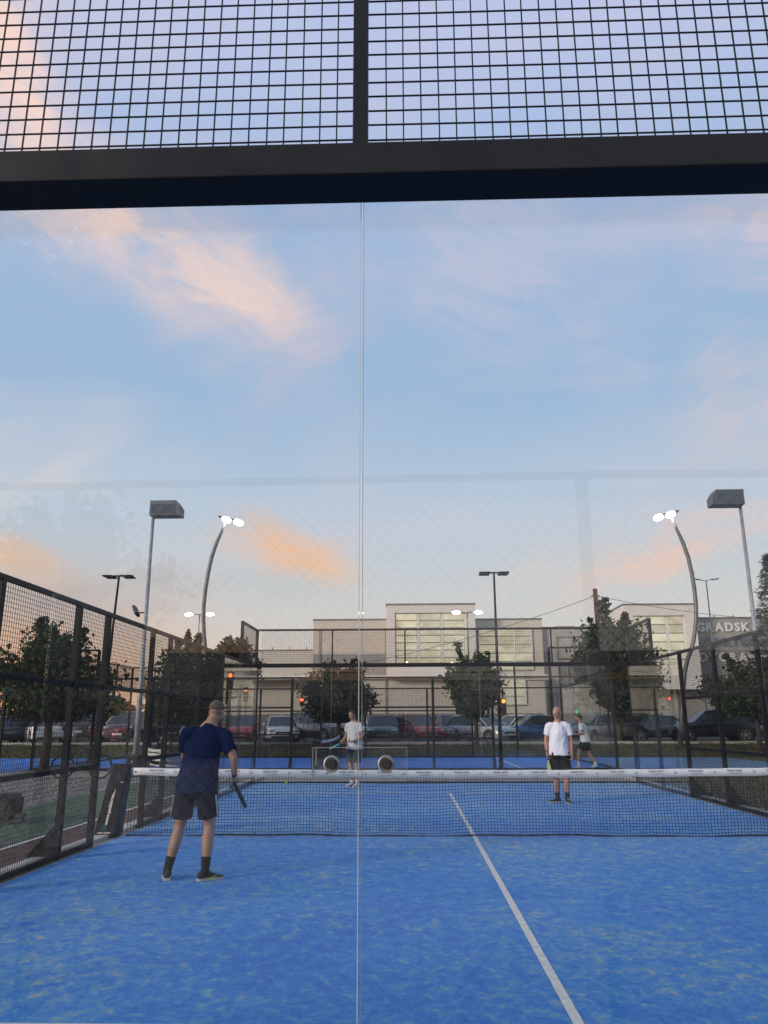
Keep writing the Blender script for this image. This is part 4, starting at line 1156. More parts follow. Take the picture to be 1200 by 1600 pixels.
BSHORT = mat('black_shorts', (0.011, 0.010, 0.011), 0.9, 0, 0.2, 9, 0.2, 200, spec=0.1)
GSHORT = mat('dark_slate_shorts', (0.035, 0.045, 0.06), 0.8, 0, 0.2, 9, 0.2, 200)
SOCKB = mat('black_sock', (0.014, 0.014, 0.016), 0.9, 0, 0.2, 60, 0.4, 300)
SOCKW = mat('white_sock', (0.66, 0.66, 0.66), 0.9)
SHOEB = mat('dark_trainer', (0.022, 0.024, 0.026), 0.7, 0, 0.3, 30, 0.4, 200)
SHOEW = mat('white_trainer', (0.6, 0.6, 0.58), 0.6)
SOLE = mat('pale_sole', (0.45, 0.44, 0.42), 0.7)
NEON = mat('neon_yellow_print', (0.45, 0.62, 0.05), 0.5)
HAIRG = mat('short_grey_brown_hair', (0.15, 0.11, 0.075), 0.85, 0, 0.35, 60, 0.8, 260)
HAIRB = mat('brown_hair', (0.055, 0.032, 0.018), 0.8, 0, 0.4, 60, 0.8, 260)
HAIRK = mat('dark_hair', (0.016, 0.012, 0.010), 0.8, 0, 0.4, 60, 0.8, 260)
EYE = mat('eye_dark', (0.02, 0.014, 0.01), 0.2)
EYEW = mat('eye_white', (0.6, 0.58, 0.55), 0.3)
LIP = mat('lips', (0.26, 0.095, 0.075), 0.5)

def hand_geo(mb, wrist, dirv, palm, size=1.0, curl=0.5, side=1, thumb=0.5):
    """palm block, four separate curled fingers, thumb. side=+1: thumb lies towards dirv x palm"""
    d = Vector(dirv).normalized(); p = Vector(palm); p = (p-d*p.dot(d)).normalized(); s = d.cross(p)*side
    w = Vector(wrist)
    pathloft(mb, [w-d*0.03*size, w+d*0.012*size, w+d*0.05*size, w+d*0.088*size, w+d*0.096*size], [0.021*size, .027*size, .040*size, .041*size, .034*size],
             [0.016*size, .0165*size, .0155*size, .013*size, .009*size], s, 12)
    L = [0.072, 0.080, 0.074, 0.058]; offs = [0.030, 0.0105, -0.010, -0.030]
    for i in range(4):
        q = w+d*(0.086 if i in (1, 2) else 0.081)*size+s*offs[i]*size; a = curl*(0.5+0.08*i); pts = [q-d*0.02*size, q]; 
        for k, fr in enumerate((0.45, 0.32, 0.23)):
            a += curl*(0.55 if k else 0.2)
            q = q+(d*math.cos(a)+p*math.sin(a)+s*offs[i]*0.6*(1-curl*0.7))*L[i]*fr*size; pts.append(q)
        r = 0.0088*size
        mb.tube(pts, [r, r*1.02, r*.95, r*.88, r*.62], 8)
    q = w+d*0.022*size+s*0.026*size
    t1 = q+(d*0.55+s*0.75+p*0.25).normalized()*0.034*size
    t2 = t1+(d*(0.85)+s*(0.25-0.5*thumb)+p*(0.3+0.6*thumb)).normalized()*0.030*size
    t3 = t2+(d*0.75+s*(0.0-0.6*thumb)+p*(0.3+0.6*thumb)).normalized()*0.024*size
    mb.tube([q-d*0.012*size-s*0.01*size, q, t1, t2, t3], [.012*size, .0135*size, .011*size, .0098*size, .0065*size], 8)

def shoe(parent, ankle, toe_dir, m, sole, L=0.285, tilt=0.0, logo=None, lift=0.0):
    """ankle: joint position; toe_dir horizontal; tilt raises the heel"""
    d = Vector((toe_dir[0], toe_dir[1], 0)).normalized(); s = Vector((d.y, -d.x, 0))
    a = Vector(ankle)
    g0 = Vector((a.x, a.y, lift))
    Rm = Matrix.Rotation(-tilt, 3, s)
    def T(t, x, z): return g0+d*(0.16)+Rm @ (d*(t-0.235)+s*x+Vector((0, 0, z)))+Vector((0, 0, 0))
    prof = [(0.0, .026, .030, .072), (0.02, .034, .018, .098), (0.07, .038, .014, .108), (0.11, .038, .014, .098), (0.15, .043, .014, .076), (0.20, .048, .014, .056), (0.245, .044, .014, .045), (0.272, .032, .016, .036), (0.284, .012, .02, .028)]
    m1 = MB(); rings = []
    for t, w_, z0, z1 in prof:
        ring = []
        for k in range(14):
            an = 2*PI*k/14; x = w_*math.cos(an)*(1.0 if math.sin(an) < 0.3 else 0.86); z = (z0+z1)/2+(z1-z0)/2*math.sin(an)
            ring.append(T(t, x, z))
        rings.append(ring)
    m1.loft(rings); so = m1.build('shoe', m, parent, True)
    m2 = MB(); rings = []
    for t, w_, z0, z1 in prof:
        wv = w_*1.07
        rings.append([T(t*1.01-0.002, x, z) for x, z in ((-wv, 0.026), (-wv, 0.002), (wv, 0.002), (wv, 0.026))])
    m2.loft(rings); m2.build('sole', sole, so)
    ln = MB()
    for k in range(4):
        t = 0.125+k*0.02; z = 0.101-k*0.0105
        ln.tube([T(t, -.02, z-.004), T(t+.004, 0, z+.003), T(t, .02, z-.004)], .0028, 5)
    ln.tube([T(.118, .0, .108), T(.10, .018, .125), T(.112, .03, .118), T(.125, .012, .104)], .002, 5)
    ln.build('laces', sole if logo is None else NEON, so)
    if logo is not None:
        for sd in (1, -1):
            lg = MB(); P = [(0.075, .046, .0), (0.10, .030, .008), (0.13, .034, .0075), (0.165, .052, .0045), (0.20, .068, .001)]
            up_, lo = [], []
            for t, z, hh in P:
                wv = np.interp(t, [q[0] for q in prof], [q[1] for q in prof])*1.0+0.0035
                z2 = z*0.80
                up_.append(T(t, sd*wv, z2+hh)); lo.append(T(t, sd*wv, z2-hh))
            vs = up_+lo; n_ = len(P)
            lg.add(vs+[q+s*sd*0.001 for q in vs], [(i, i+1, n_+i+1, n_+i) for i in range(n_-1)]+[(2*n_+i, 3*n_+i, 3*n_+i+1, 2*n_+i+1) for i in range(n_-1)])
            lg.build('side_logo', logo, so)

def person(label, loc, rz, J, c):
    """J: joints in local frame, facing +Y. c: look of clothes"""
    th = thing('person', label, 'person', loc, rz)
    S = c.get('s', 1.0)
    hip, chest, neck, head = map(Vector, (J['hip'], J['chest'], J['neck'], J['head']))
    sh = [Vector(J['shL']), Vector(J['shR'])]; el_ = [Vector(J['elL']), Vector(J['elR'])]; wr = [Vector(J['wrL']), Vector(J['wrR'])]
    kn = [Vector(J['knL']), Vector(J['knR'])]; an = [Vector(J['anL']), Vector(J['anR'])]
    hj = [Vector(J['hjL']), Vector(J['hjR'])]
    sv = (sh[1]-sh[0]).normalized(); hv = (hj[1]-hj[0]).normalized(); belly = c.get('belly', 0.0)
    hd = Vector(J['face']).normalized(); hs = hd.cross(Vector(J.get('up', (0, 0, 1)))).normalized(); hu = hs.cross(hd).normalized()
    b = MB()
    waist = hip.lerp(chest, 0.5)
    pathloft(b, [hip-V(0, 0, .06), hip, waist, chest, chest.lerp(neck, 0.55), neck, neck+V(0, 0, .03)], [.13, .165, .15+belly*.3, .175, .15, .075, .06],
             [.10, .115, .105+belly, .118, .095, .06, .055], sv.lerp(hv, .5))
    pathloft(b, [neck-V(0, 0, .04), neck.lerp(head, 0.35), head+hd*0.005-hu*.045], [.068, .060, .058], [.066, .062, .062], hs)
    for i in (0, 1):
        pathloft(b, [chest.lerp(sh[i], .35)+V(0, 0, .03), sh[i], sh[i].lerp(el_[i], .12)], [.045, .050, .050], [.052, .054, .050], hd)
        pathloft(b, [sh[i], sh[i].lerp(el_[i], .35), sh[i].lerp(el_[i], .7), el_[i], el_[i].lerp(wr[i], .28), el_[i].lerp(wr[i], .65), wr[i], wr[i].lerp(el_[i], -.06)],
                 [.055, .052, .046, .041, .043, .035, .0275, .026], [.055, .05, .045, .04, .041, .033, .0215, .019], hd)
        pathloft(b, [hj[i]+V(0, 0, .04), hj[i].lerp(kn[i], .25), hj[i].lerp(kn[i], .65), kn[i], kn[i].lerp(an[i], .12), kn[i].lerp(an[i], .3)-hd*0.0, kn[i].lerp(an[i], .55), kn[i].lerp(an[i], .82), an[i], an[i]-V(0, 0, .04)],
                 [.095, .095, .072, .058, .055, .061, .055, .040, .036, .036], [.10, .10, .076, .060, .056, .064, .057, .043, .040, .042], hs)
        # calf muscle sits behind the shin
        fwd = Vector(J['toeL' if i == 0 else 'toeR']).to_3d() if False else Vector((*J['toeL' if i == 0 else 'toeR'][:2], 0)).normalized()
        cm = kn[i].lerp(an[i], .33)-fwd*0.022; dv = (an[i]-kn[i]).normalized()
        b.ell(cm, (.048, .046, .11), 12, 8, Vector((0, 0, -1)).rotation_difference(dv).to_matrix())
    # head: cranium, jaw, nose, brow, ears
    Rh = Matrix((hs, hd, hu)).transposed()
    H = lambda x, y, z: head+Rh @ Vector((x, y, z))
    b.ell(H(0, -.012, .035), (.0775, .098, .092), 18, 12, Rh)
    b.ell(H(0, .022, -.03), (.060, .072, .085), 16, 10, Rh)
    b.ell(H(0, .055, -.078), (.030, .030, .026), 12, 8, Rh)
    b.ell(H(0, .078, .018), (.046, .016, .012), 12, 6, Rh)
    pathloft(b, [H(0, .083, .008), H(0, .102, -.022), H(0, .098, -.034)], [.009, .014, .010], [.010, .014, .008], hs, 8)
    for sx in (-1, 1):
        b.ell(H(sx*.079, -.008, -.006), (.009, .020, .032), 10, 8, Rh)
        b.ell(H(sx*.042, .060, -.022), (.020, .022, .018), 10, 6, Rh)
    body = fuse(b, 'body', c['skin'], th, c.get('vox', 0.0075), 2)
    # hands are joined into the body mesh, fingers kept apart
    hb = MB()
    for i in (0, 1):
        hk = J['handL' if i == 0 else 'handR']
        hand_geo(hb, wr[i], hk[0], hk[1], S, hk[2], 1 if i == 1 else -1, hk[3] if len(hk) > 3 else .5)
    hm = hb.mesh('h', True)
    bm = bmesh.new(); bm.from_mesh(body.data); bm.from_mesh(hm); bm.to_mesh(body.data); bm.free(); body.data.shade_smooth()
    # face details
    for sx in (-1, 1):
        e = MB().ell(H(sx*.031, .079, .0), (.0105, .009, .0045), 10, 8, Rh).build('eye', EYEW, th, True)
        MB().ell(H(sx*.031, .0865, .0), (.0048, .004, .0045), 8, 6, Rh).build('iris', EYE, e, True)
        MB().tube([H(sx*.012, .090, .017), H(sx*.030, .092, .021), H(sx*.048, .078, .016)], [.003, .0042, .002], 6).build('eyebrow', c.get('hair', HAIRG), th, True)
    MB().tube([H(-.024, .082, -.052), H(-.008, .0925, -.0495), H(.008, .0925, -.0495), H(.024, .082, -.052)], [.002, .0052, .0052, .002], 6).build('mouth', LIP, th, True)
    if c.get('hair') is not None:
        hm_ = MB(); hz = c.get('hairline', 0.02)
        rings = []
        for t in np.linspace(0.02, 1, 9):
            ph = t*(PI*0.66); ring = []
            for k in range(20):
                a = 2*PI*k/20; x = math.sin(ph)*math.cos(a); y = math.sin(ph)*math.sin(a); z = math.cos(ph)
                sa_ = math.sin(a)                            # +1 forehead, -1 nape
                lim = -0.42+0.30*(1+sa_)+(0.42+hz*5)*max(0, sa_)**0.7
                if z < lim: z = lim; nn = math.sqrt(max(0.02, 1-z*z)); rr = math.hypot(x, y) or 1; x, y = x/rr*nn, y/rr*nn
                o_ = 0.0035+0.0015*math.sin(k*3+t*8)
                ring.append(H(x*(.0775+o_), -.012+y*(.098+o_), .035+z*(.092+o_)))
            rings.append(ring)
        hm_.loft(rings).build('hair', c['hair'], th, True)
    if c.get('glasses'):
        gl = MB()
        for sx in (-1, 1):
            gl.torus((0, 0, 0), .021, .002, 'Y', 18, 5)
            for q in range(len(gl.v)-18*5, len(gl.v)): gl.v[q] = tuple(H(sx*.031+gl.v[q][0], .098+gl.v[q][1], -.002+gl.v[q][2]*.75))
            gl.tube([H(sx*.052, .096, .003), H(sx*.078, .06, .003), H(sx*.083, -.01, .0)], .002, 5)
        gl.tube([H(-.010, .099, .0), H(.010, .099, .0)], .002, 5)
        gl.build('glasses', SHOEB, th, True)
    # shirt
    s_ = MB(); hem = c.get('hem', 0.10); ex = c.get('loose', 0.02)
    low = hip-V(0, 0, hem)
    pathloft(s_, [low, hip, waist, waist.lerp(chest, .5), chest, chest.lerp(neck, 0.5), neck-V(0, 0, .012)], [.212+ex, .202+ex, .176+ex+belly*.3, .174+ex, .186+ex*.5, .158, .078],
             [.150+ex, .146+ex, .124+ex+belly, .124+ex+belly*.5, .134+ex*.5, .112, .072], sv.lerp(hv, .4), 20)
    for i in (0, 1):
        sd_ = (sh[i]-neck); pathloft(s_, [neck.lerp(sh[i], .32)-V(0, 0, .050), neck.lerp(sh[i], .72)-V(0, 0, .022), sh[i].lerp(el_[i], .04)-sd_.normalized()*.012, sh[i].lerp(el_[i], .26), sh[i].lerp(el_[i], c.get('sleeve', .62))], [.060, .072, .076, .074, .078], [.068, .080, .082, .078, .082], hd)
    fuse(s_, 'shirt', c['shirt'], th, 0.010, 9, 0.019, 8.0, c.get('seed', 1.0))
    # shorts
    q_ = MB()
    pathloft(q_, [hip-V(0, 0, .09), hip-V(0, 0, .0), hip+V(0, 0, .06)], [.185, .182, .165], [.135, .130, .118], hv, 20)
    sl = c.get('shortlen', .78)
    for i in (0, 1):
        pathloft(q_, [hj[i]+V(0, 0, .03), hj[i].lerp(kn[i], .2), hj[i].lerp(kn[i], .5), hj[i].lerp(kn[i], sl)], [.108, .112, .108, .112], [.122, .122, .114, .116], hv)
    so = fuse(q_, 'shorts', c['shorts'], th, 0.010, 3, 0.007, 9.0, c.get('seed', 1.0)+5)
    if c.get('stripes'):
        for i, sx in ((0, -1), (1, 1)):
            for k in range(3):
                pts = []
                for t in np.linspace(0.18, sl-0.005, 9):
                    p = hj[i].lerp(kn[i], t); fo = (k-1)*0.017-0.062
                    best = None
                    hit, loc_, nrm_, _ = so.closest_point_on_mesh(p+hv*sx*0.2+Vector((0, fo, 0)))
                    pts.append(loc_+nrm_*0.002)
                st_ = MB()
                for a_, b_ in zip(pts[:-1], pts[1:]): st_.bar(a_, b_, 0.003, 0.0085, up=(0, 1, 0))
                st_.build('side_stripe', PRINTW, so)
    if c.get('logo'):
        hit, loc_, nrm_, _ = so.closest_point_on_mesh(hj[c['logo']].lerp(kn[c['logo']], sl-.12)+V(-.05 if c['logo'] == 0 else .05, .3, 0))
        lg = MB()
        for k in range(3): lg.box((-0.02+k*0.02, 0, -0.012+k*0.008), (.012, .003, .02+.018*k), M=Matrix.Rotation(R(28), 3, 'Y'))
        lo = lg.build('print', PRINTW, so); lo.location = loc_+nrm_*0.004; lo.rotation_euler = (0, 0, math.atan2(nrm_.y, nrm_.x)+PI/2)
    for i in (0, 1):
        sk = MB(); pathloft(sk, [an[i]-V(0, 0, .045), an[i], an[i].lerp(kn[i], c.get('sock', .28)*.6), an[i].lerp(kn[i], c.get('sock', .28))], [.043, .0415, .046, .052], [.05, .046, .049, .055], hs)
        sk.build('sock', c['socks'], th, True)
        kk = 'L' if i == 0 else 'R'
        shoe(th, an[i], J['toe'+kk], c['shoes'], c['sole'], tilt=J.get('tilt'+kk, 0), logo=c.get('shoelogo') if i == 1 else None, lift=J.get('lift'+kk, 0))
    if c.get('band') is not None:
        i = c['band']; d_ = (wr[i]-el_[i]).normalized(); p_ = wr[i]-d_*0.03
        pathloft(MBB := MB(), [p_-d_*0.012, p_+d_*0.012], [.033, .033], [.027, .027], hd); MBB.build('watch', RUBBER, th, True)
    return th, body

CAMP = Vector((-0.88, -11.98, 1.56))
def racket(label, grip_pos, axis, face_n, mcol, medge):
    """axis points from the butt to the head"""
    a = Vector(axis).normalized(); n = Vector(face_n); n = (n-a*n.dot(a)).normalized(); s = n.cross(a)
    M = Matrix((s, n, a)).transposed().to_4x4()
    th = thing('padel_racket', label, 'padel racket', grip_pos)
    th.rotation_euler = M.to_euler()
    MB().tube([(0, 0, -.075), (0, 0, -.06), (0, 0, .07)], [.018, .0165, .015], 10).build('grip', RUBBER, th, True)
    def outline(k, n_=40):
        out = []
        for i in range(n_):
            t = 2*PI*i/n_; x = .128*math.sin(t)*k; z = -.135*math.cos(t)*k
            if z < 0: x *= 1-0.25*(z/.135)**2*0.6
            out.append((x, z+.255))
        return out
    hd_ = MB(); o1, o0 = outline(1.0), outline(.90)
    hd_.loft([[Vector((x, -.019, z)) for x, z in o1], [Vector((x, .019, z)) for x, z in o1]])
    f = hd_.build('head', medge, th, bevel=.004)
    for sy in (-1, 1):
        fc = MB(); fc.loft([[Vector((x, sy*.0192, z)) for x, z in o0], [Vector((x, sy*.0215, z)) for x, z in o0]]); fo = fc.build('face', mcol, th)
        hl = MB()
        for i in range(-3, 4):
            for j in range(-3, 4):
                if i*i+j*j < 11: hl.disc((i*.024, sy*.0222, .26+j*.024), .0045, .0012, 'Y', 8)
        hl.build('holes', RUBBER, fo, kind='stuff')
    MB().tube([(-.014, 0, .065), (-.03, 0, .10), (-.06, 0, .145)], .012, 8).build('throat', medge, th, True)
    MB().tube([(.014, 0, .065), (.03, 0, .10), (.06, 0, .145)], .012, 8).build('throat', medge, th, True)
    return th
RKB = mat('black_racket', (0.02, 0.02, 0.024), 0.4); RKG = mat('yellow_green_racket', (0.40, 0.52, 0.12), 0.45); RKT = mat('teal_racket', (0.10, 0.42, 0.42), 0.45)
RKW = mat('pale_racket_face', (0.55, 0.6, 0.55), 0.45)

# 1 - near player, seen from behind. local +Y = world +Y (walks away), right is world +X
o1 = (-3.14, -3.2, 0)
def lw(o, rz, p):   # local to world
    return Vector(o)+Matrix.Rotation(rz, 3, 'Z') @ Vector(p)
J1 = dict(hip=(-.005, 0, .93), chest=(.035, .06, 1.30), neck=(.085, .115, 1.545), head=(.135, .175, 1.665), face=(.25, 1, -.42), up=(0, 0, 1),
          shL=(-.150, .06, 1.445), shR=(.250, .10, 1.425), elL=(-.20, .20, 1.20), wrL=(-.04, .38, 1.10), elR=(.372, .06, 1.18), wrR=(.372, .13, .985),
          hjL=(-.105, 0, .90), hjR=(.10, 0, .90), knL=(-.165, .055, .52), knR=(.145, .05, .52), anL=(-.250, -.015, .095), anR=(.150, -.06, .095),
          toeL=(-.30, 1), toeR=(1.0, .75), handL=((.7, .7, -.1), (.2, -.6, .4), .9), handR=((-.02, .10, -1), (-.75, .65, 0), 1.15, .8))
P1, _ = person('man in navy T-shirt and striped navy shorts, seen from behind near the net', o1, 0.0, J1,
               dict(skin=SKIN1, shirt=NAVY, shorts=NAVYS, socks=SOCKB, shoes=SHOEB, sole=SOLE, hair=HAIRG, hairline=0.0, belly=0.035, stripes=True, shoelogo=NEON, sleeve=.70, hem=.085, loose=.016, shortlen=.80, sock=.29, band=1, seed=3.1))
racket('black padel racket hanging from the right hand of the man in navy', Vector(o1)+Vector((.385, .165, .895)), (.05, .92, -.52), (.95, .20, 0.5), RKB, RKB)
# 2 - far player in white T-shirt facing us, looks to his right (our left)
o3 = (2.10, 4.75, 0); r3 = PI-0.12
J3 = dict(hip=(.005, 0, .955), chest=(.0, .0, 1.33), neck=(.0, .015, 1.565), head=(0.01, .035, 1.715), face=(.62, 1, -.06),
          shL=(-.195, 0, 1.455), shR=(.195, 0, 1.455), elL=(-.245, -.03, 1.18), wrL=(-.238, .05, .94), elR=(.25, -.03, 1.18), wrR=(.245, .07, .95),
          hjL=(-.10, 0, .93), hjR=(.10, 0, .93), knL=(-.11, .03, .52), knR=(.09, .04, .52), anL=(-.10, .05, .095), anR=(.085, -.04, .095),
          toeL=(-.15, 1), toeR=(.95, .45), handL=((0, .12, -1), (.8, .3, 0), .75), handR=((.02, .12, -1), (-.8, .2, 0), 1.1, .8))
person('bald man in glasses, white T-shirt and black shorts beyond the net', o3, r3, J3,
       dict(skin=SKIN2, shirt=WTEE, shorts=BSHORT, socks=SOCKB, shoes=SHOEB, sole=SOLE, hair=None, glasses=True, belly=.015, logo=0, sleeve=.62, hem=.06, loose=.008, sock=.24, shortlen=.82, band=1, seed=8.2))
racket('yellow green padel racket held downwards by the bald man in white', lw(o3, r3, (.238, .095, .87)), Matrix.Rotation(r3, 3, 'Z') @ Vector((-.05, .10, -1)), Matrix.Rotation(r3, 3, 'Z') @ Vector((1, .12, 0)), RKG, RKG)
# 3 - far left player looking down at the ball in his hand
o2 = (-2.28, 8.85, 0); r2_ = R(146)
J2 = dict(hip=(0, 0, .955), chest=(0, .02, 1.34), neck=(0, .055, 1.585), head=(0, .115, 1.72), face=(-.10, 1, -.48),
          shL=(-.19, .03, 1.465), shR=(.19, .03, 1.465), elL=(-.27, .03, 1.22), wrL=(-.13, .24, 1.075), elR=(.255, .02, 1.22), wrR=(.20, .24, 1.08),
          hjL=(-.10, 0, .93), hjR=(.10, 0, .93), knL=(-.10, .05, .52), knR=(.10, .04, .52), anL=(-.11, .02, .095), anR=(.11, -.04, .095),
          toeL=(-.1, 1), toeR=(.2, 1), handL=((.5, .8, -.1), (.1, 0, 1), .7), handR=((-.1, .9, -.35), (-.9, .1, .2), 1.1, .8))
person('man in pale grey T-shirt looking down at his racket beyond the net', o2, r2_, J2,
       dict(skin=SKIN1, shirt=GTEE, shorts=GSHORT, socks=SOCKW, shoes=SHOEW, sole=SOLE, hair=HAIRB, hairline=.03, belly=.02, sleeve=.62, hem=.07, loose=.024, sock=.16, shortlen=.86, band=0, seed=5.5))
racket('teal padel racket in the hand of the man in the grey T-shirt', lw(o2, r2_, (.17, .33, 1.04)), Vector((-.60, -.75, -.28)), Vector((-.41, .0, .91)), RKT, RKT)
# 4 - running player on the far court
o4 = (5.06, 16.35, 0); r4 = R(72)
J4 = dict(hip=(0, 0, .93), chest=(.0, .05, 1.28), neck=(.0, .10, 1.51), head=(.0, .16, 1.64), face=(0, 1, -.12),
          shL=(-.18, .10, 1.40), shR=(.18, .04, 1.40), elL=(-.25, .05, 1.15), wrL=(-.16, .26, 1.13), elR=(.26, -.12, 1.17), wrR=(.17, .10, 1.08),
          hjL=(-.095, 0, .90), hjR=(.095, 0, .90), knL=(-.10, .22, .56), knR=(.10, -.08, .50), anL=(-.10, .26, .13), anR=(.10, -.30, .14),
          toeL=(0, 1), toeR=(0, 1), tiltL=0.0, tiltR=.35, handL=((.2, .9, .1), (.8, 0, .3), .8), handR=((-.1, .9, .0), (-.9, .1, .2), .9))
person('man in off white T-shirt and black shorts running left on the far court', o4, r4, J4,
       dict(skin=SKIN1, shirt=WTEE2, shorts=BSHORT, socks=SOCKW, shoes=SHOEW, sole=SOLE, hair=HAIRK, hairline=.0, sleeve=.6, hem=.06, loose=.018, sock=.22, shortlen=.78, seed=2.2, vox=.009))
# 5 - onlooker sitting behind the left fence
o5 = (-7.95, 11.0, 0); r5 = R(-60)
J5 = dict(hip=(0, 0, .53), chest=(0, .09, .88), neck=(0, .13, 1.12), head=(0, .18, 1.25), face=(-.1, 1, -.25),
          shL=(-.19, .10, 1.04), shR=(.19, .10, 1.04), elL=(-.25, .16, .78), wrL=(-.10, .38, .68), elR=(.25, .16, .78), wrR=(.10, .38, .68),
          hjL=(-.10, .02, .52), hjR=(.10, .02, .52), knL=(-.13, .46, .52), knR=(.13, .46, .52), anL=(-.13, .48, .095), anR=(.13, .50, .095),
          toeL=(-.1, 1), toeR=(.1, 1), handL=((.5, .8, -.2), (.2, -.2, -1), .5), handR=((-.5, .8, -.2), (-.2, -.2, -1), .5))
person('onlooker in dark clothes sitting on the white bench behind the left fence', o5, r5, J5,
       dict(skin=SKIN1, shirt=NAVYS, shorts=BSHORT, socks=SOCKB, shoes=SHOEB, sole=SOLE, hair=HAIRK, hairline=.0, sleeve=.85, hem=.04, shortlen=.9, seed=9.0, vox=.01))
bn = thing('park_bench', 'white slatted bench beside the onlooker, behind the left fence', 'bench', (-7.75, 10.85, 0), r5)
BW = mat('white_bench_slat', (0.62, 0.61, 0.57), 0.6, 0, 0.15, 9)
for k in range(4): MB().b2(-.8, .95, -.20+k*.10, -.12+k*.10, .40, .435).build('slat', BW, bn, bevel=.004)
for k in range(3): MB().b2(-.8, .95, -.28, -.255, .55+k*.11, .63+k*.11).build('back_slat', BW, bn, bevel=.004)
for x in (-.65, .8):
    lg = MB(); lg.b2(x-.03, x+.03, -.26, -.20, 0, .88); lg.b2(x-.03, x+.03, .12, .17, 0, .40); lg.b2(x-.03, x+.03, -.20, .12, .35, .395); lg.build('leg', GALVD, bn)
bg = MB(); bg.ell((0, 0, .15), (.26, .15, .16), 14, 8); bag = bg.build('sports_bag', mat('blue_white_bag', (.22, .30, .40), .7, 0, .5, 7), None, True); bag.location = (-7.28, 10.45, 0.435)
tag(bag, 'pale blue sports bag on the white bench beside the onlooker', 'bag')
MB().tube([(-.15, 0, .27), (-.08, 0, .40), (.08, 0, .40), (.15, 0, .27)], .012, 6).build('handle', RUBBER, bag, True)

# ball on the far court floor and one in the hand
BALLM = mat('yellow_green_ball_felt', (0.42, 0.58, 0.06), 0.95, 0, 0.15, 40)
def ball(p, label):
    o = MB().ell((0, 0, 0), (.034, .034, .034), 16, 10).build('tennis_ball', BALLM, None, True); o.location = p
    tag(o, label, 'ball')
    s_ = MB().tube([(.0345*math.cos(t), .0345*math.sin(t)*math.cos(.5*math.sin(2*t)), .0345*math.sin(t)*math.sin(.5*math.sin(2*t))) for t in np.linspace(0, 2*PI, 24)], .0012, 4, False); s_.build('seam', PRINTW, o)
ball((-4.12, 9.72, .034), 'yellow green ball lying at the foot of the far glass wall')
ball(tuple(lw(o2, r2_, (-.07, .33, 1.125))), 'yellow green ball in the palm of the man in the grey T-shirt')

# ================================================================== BICYCLE leaning behind the left fence
def bicycle(loc, rz):
    th = thing('bicycle', 'dark mountain bicycle parked on the gravel behind the left fence', 'bicycle', loc, rz)
    FR = mat('dark_bike_frame', (0.03, 0.03, 0.035), 0.35); CH = mat('chrome', (0.5, 0.5, 0.5), 0.2, 1.0)
    R_ = .345
    A, B = V(-.52, 0, R_), V(.55, 0, R_)
    for c_ in (A, B):
        wl = MB().torus(c_, R_-.022, .028, 'Y', 36, 8).build('wheel', RUBBER, th, True)
        MB().torus(c_, R_-.052, .008, 'Y', 36, 6).build('rim', GALVD, wl, True)
        sp = MB()
        for k in range(20): sp.bar(c_, c_+V(math.cos(k*PI/10), 0, math.sin(k*PI/10))*(R_-.055), .003)
        sp.disc(c_, .022, .09, 'Y', 12); sp.build('spokes', CH, wl)
    bb = V(-.08, 0, .30); st_ = V(-.20, 0, .80); hd_ = V(.36, 0, .84); hl = V(.39, 0, .74)
    f = MB()
    for a, b_, r in ((bb, st_, .018), (st_+V(0, 0, -.06), hd_, .019), (bb, hl, .022), (hd_, hl, .024)): f.tube([a, b_], r, 8)
    for sy in (-.05, .05): f.tube([bb+V(0, sy*.6, 0), A+V(0, sy, 0)], .010, 6); f.tube([st_+V(0.02, sy*.4, -.1), A+V(0, sy, 0)], .009, 6)
    f.build('frame', FR, th, True)
    fk = MB()
    for sy in (-.055, .055): fk.tube([hl+V(.01, sy, 0), B+V(0, sy, 0)], .014, 8)
    fk.tube([hl+V(.01, -.055, 0), hl+V(.01, .055, 0)], .016, 8); fk.tube([hd_, hd_+V(-.03, 0, .10)], .014, 8); fk.build('fork', FR, th, True)
    MB().tube([hd_+V(-.05, -.32, .14), hd_+V(.0, -.12, .12), hd_+V(.0, .12, .12), hd_+V(-.05, .32, .14)], .013, 8).build('handlebar', FR, th, True)
    for sy in (-.34, .34): MB().tube([hd_+V(-.05, sy-.05, .14), hd_+V(-.05, sy+.05, .14)], .018, 8).build('grip', RUBBER, th, True)
    s_ = MB(); pathloft(s_, [st_+V(-.14, 0, .13), st_+V(-.10, 0, .135), st_+V(0, 0, .125), st_+V(.13, 0, .125)], [.05, .075, .04, .015], [.015, .022, .018, .012], (0, 1, 0)); s_.tube([st_, st_+V(-.02, 0, .12)], .013, 8); s_.build('saddle', RUBBER, th, True)
    c_ = MB().disc(bb+V(0, .05, 0), .085, .006, 'Y', 24); c_.bar(bb+V(0, .06, 0), bb+V(.12, .06, -.12), .016); c_.bar(bb+V(0, -.06, 0), bb+V(-.12, -.06, .12), .016)
    c_.box(bb+V(.12, .10, -.12), (.09, .08, .02)); c_.box(bb+V(-.12, -.10, .12), (.09, .08, .02)); c_.build('crank', CH, th)
bicycle((-10.3, 11.55, 0), R(3))

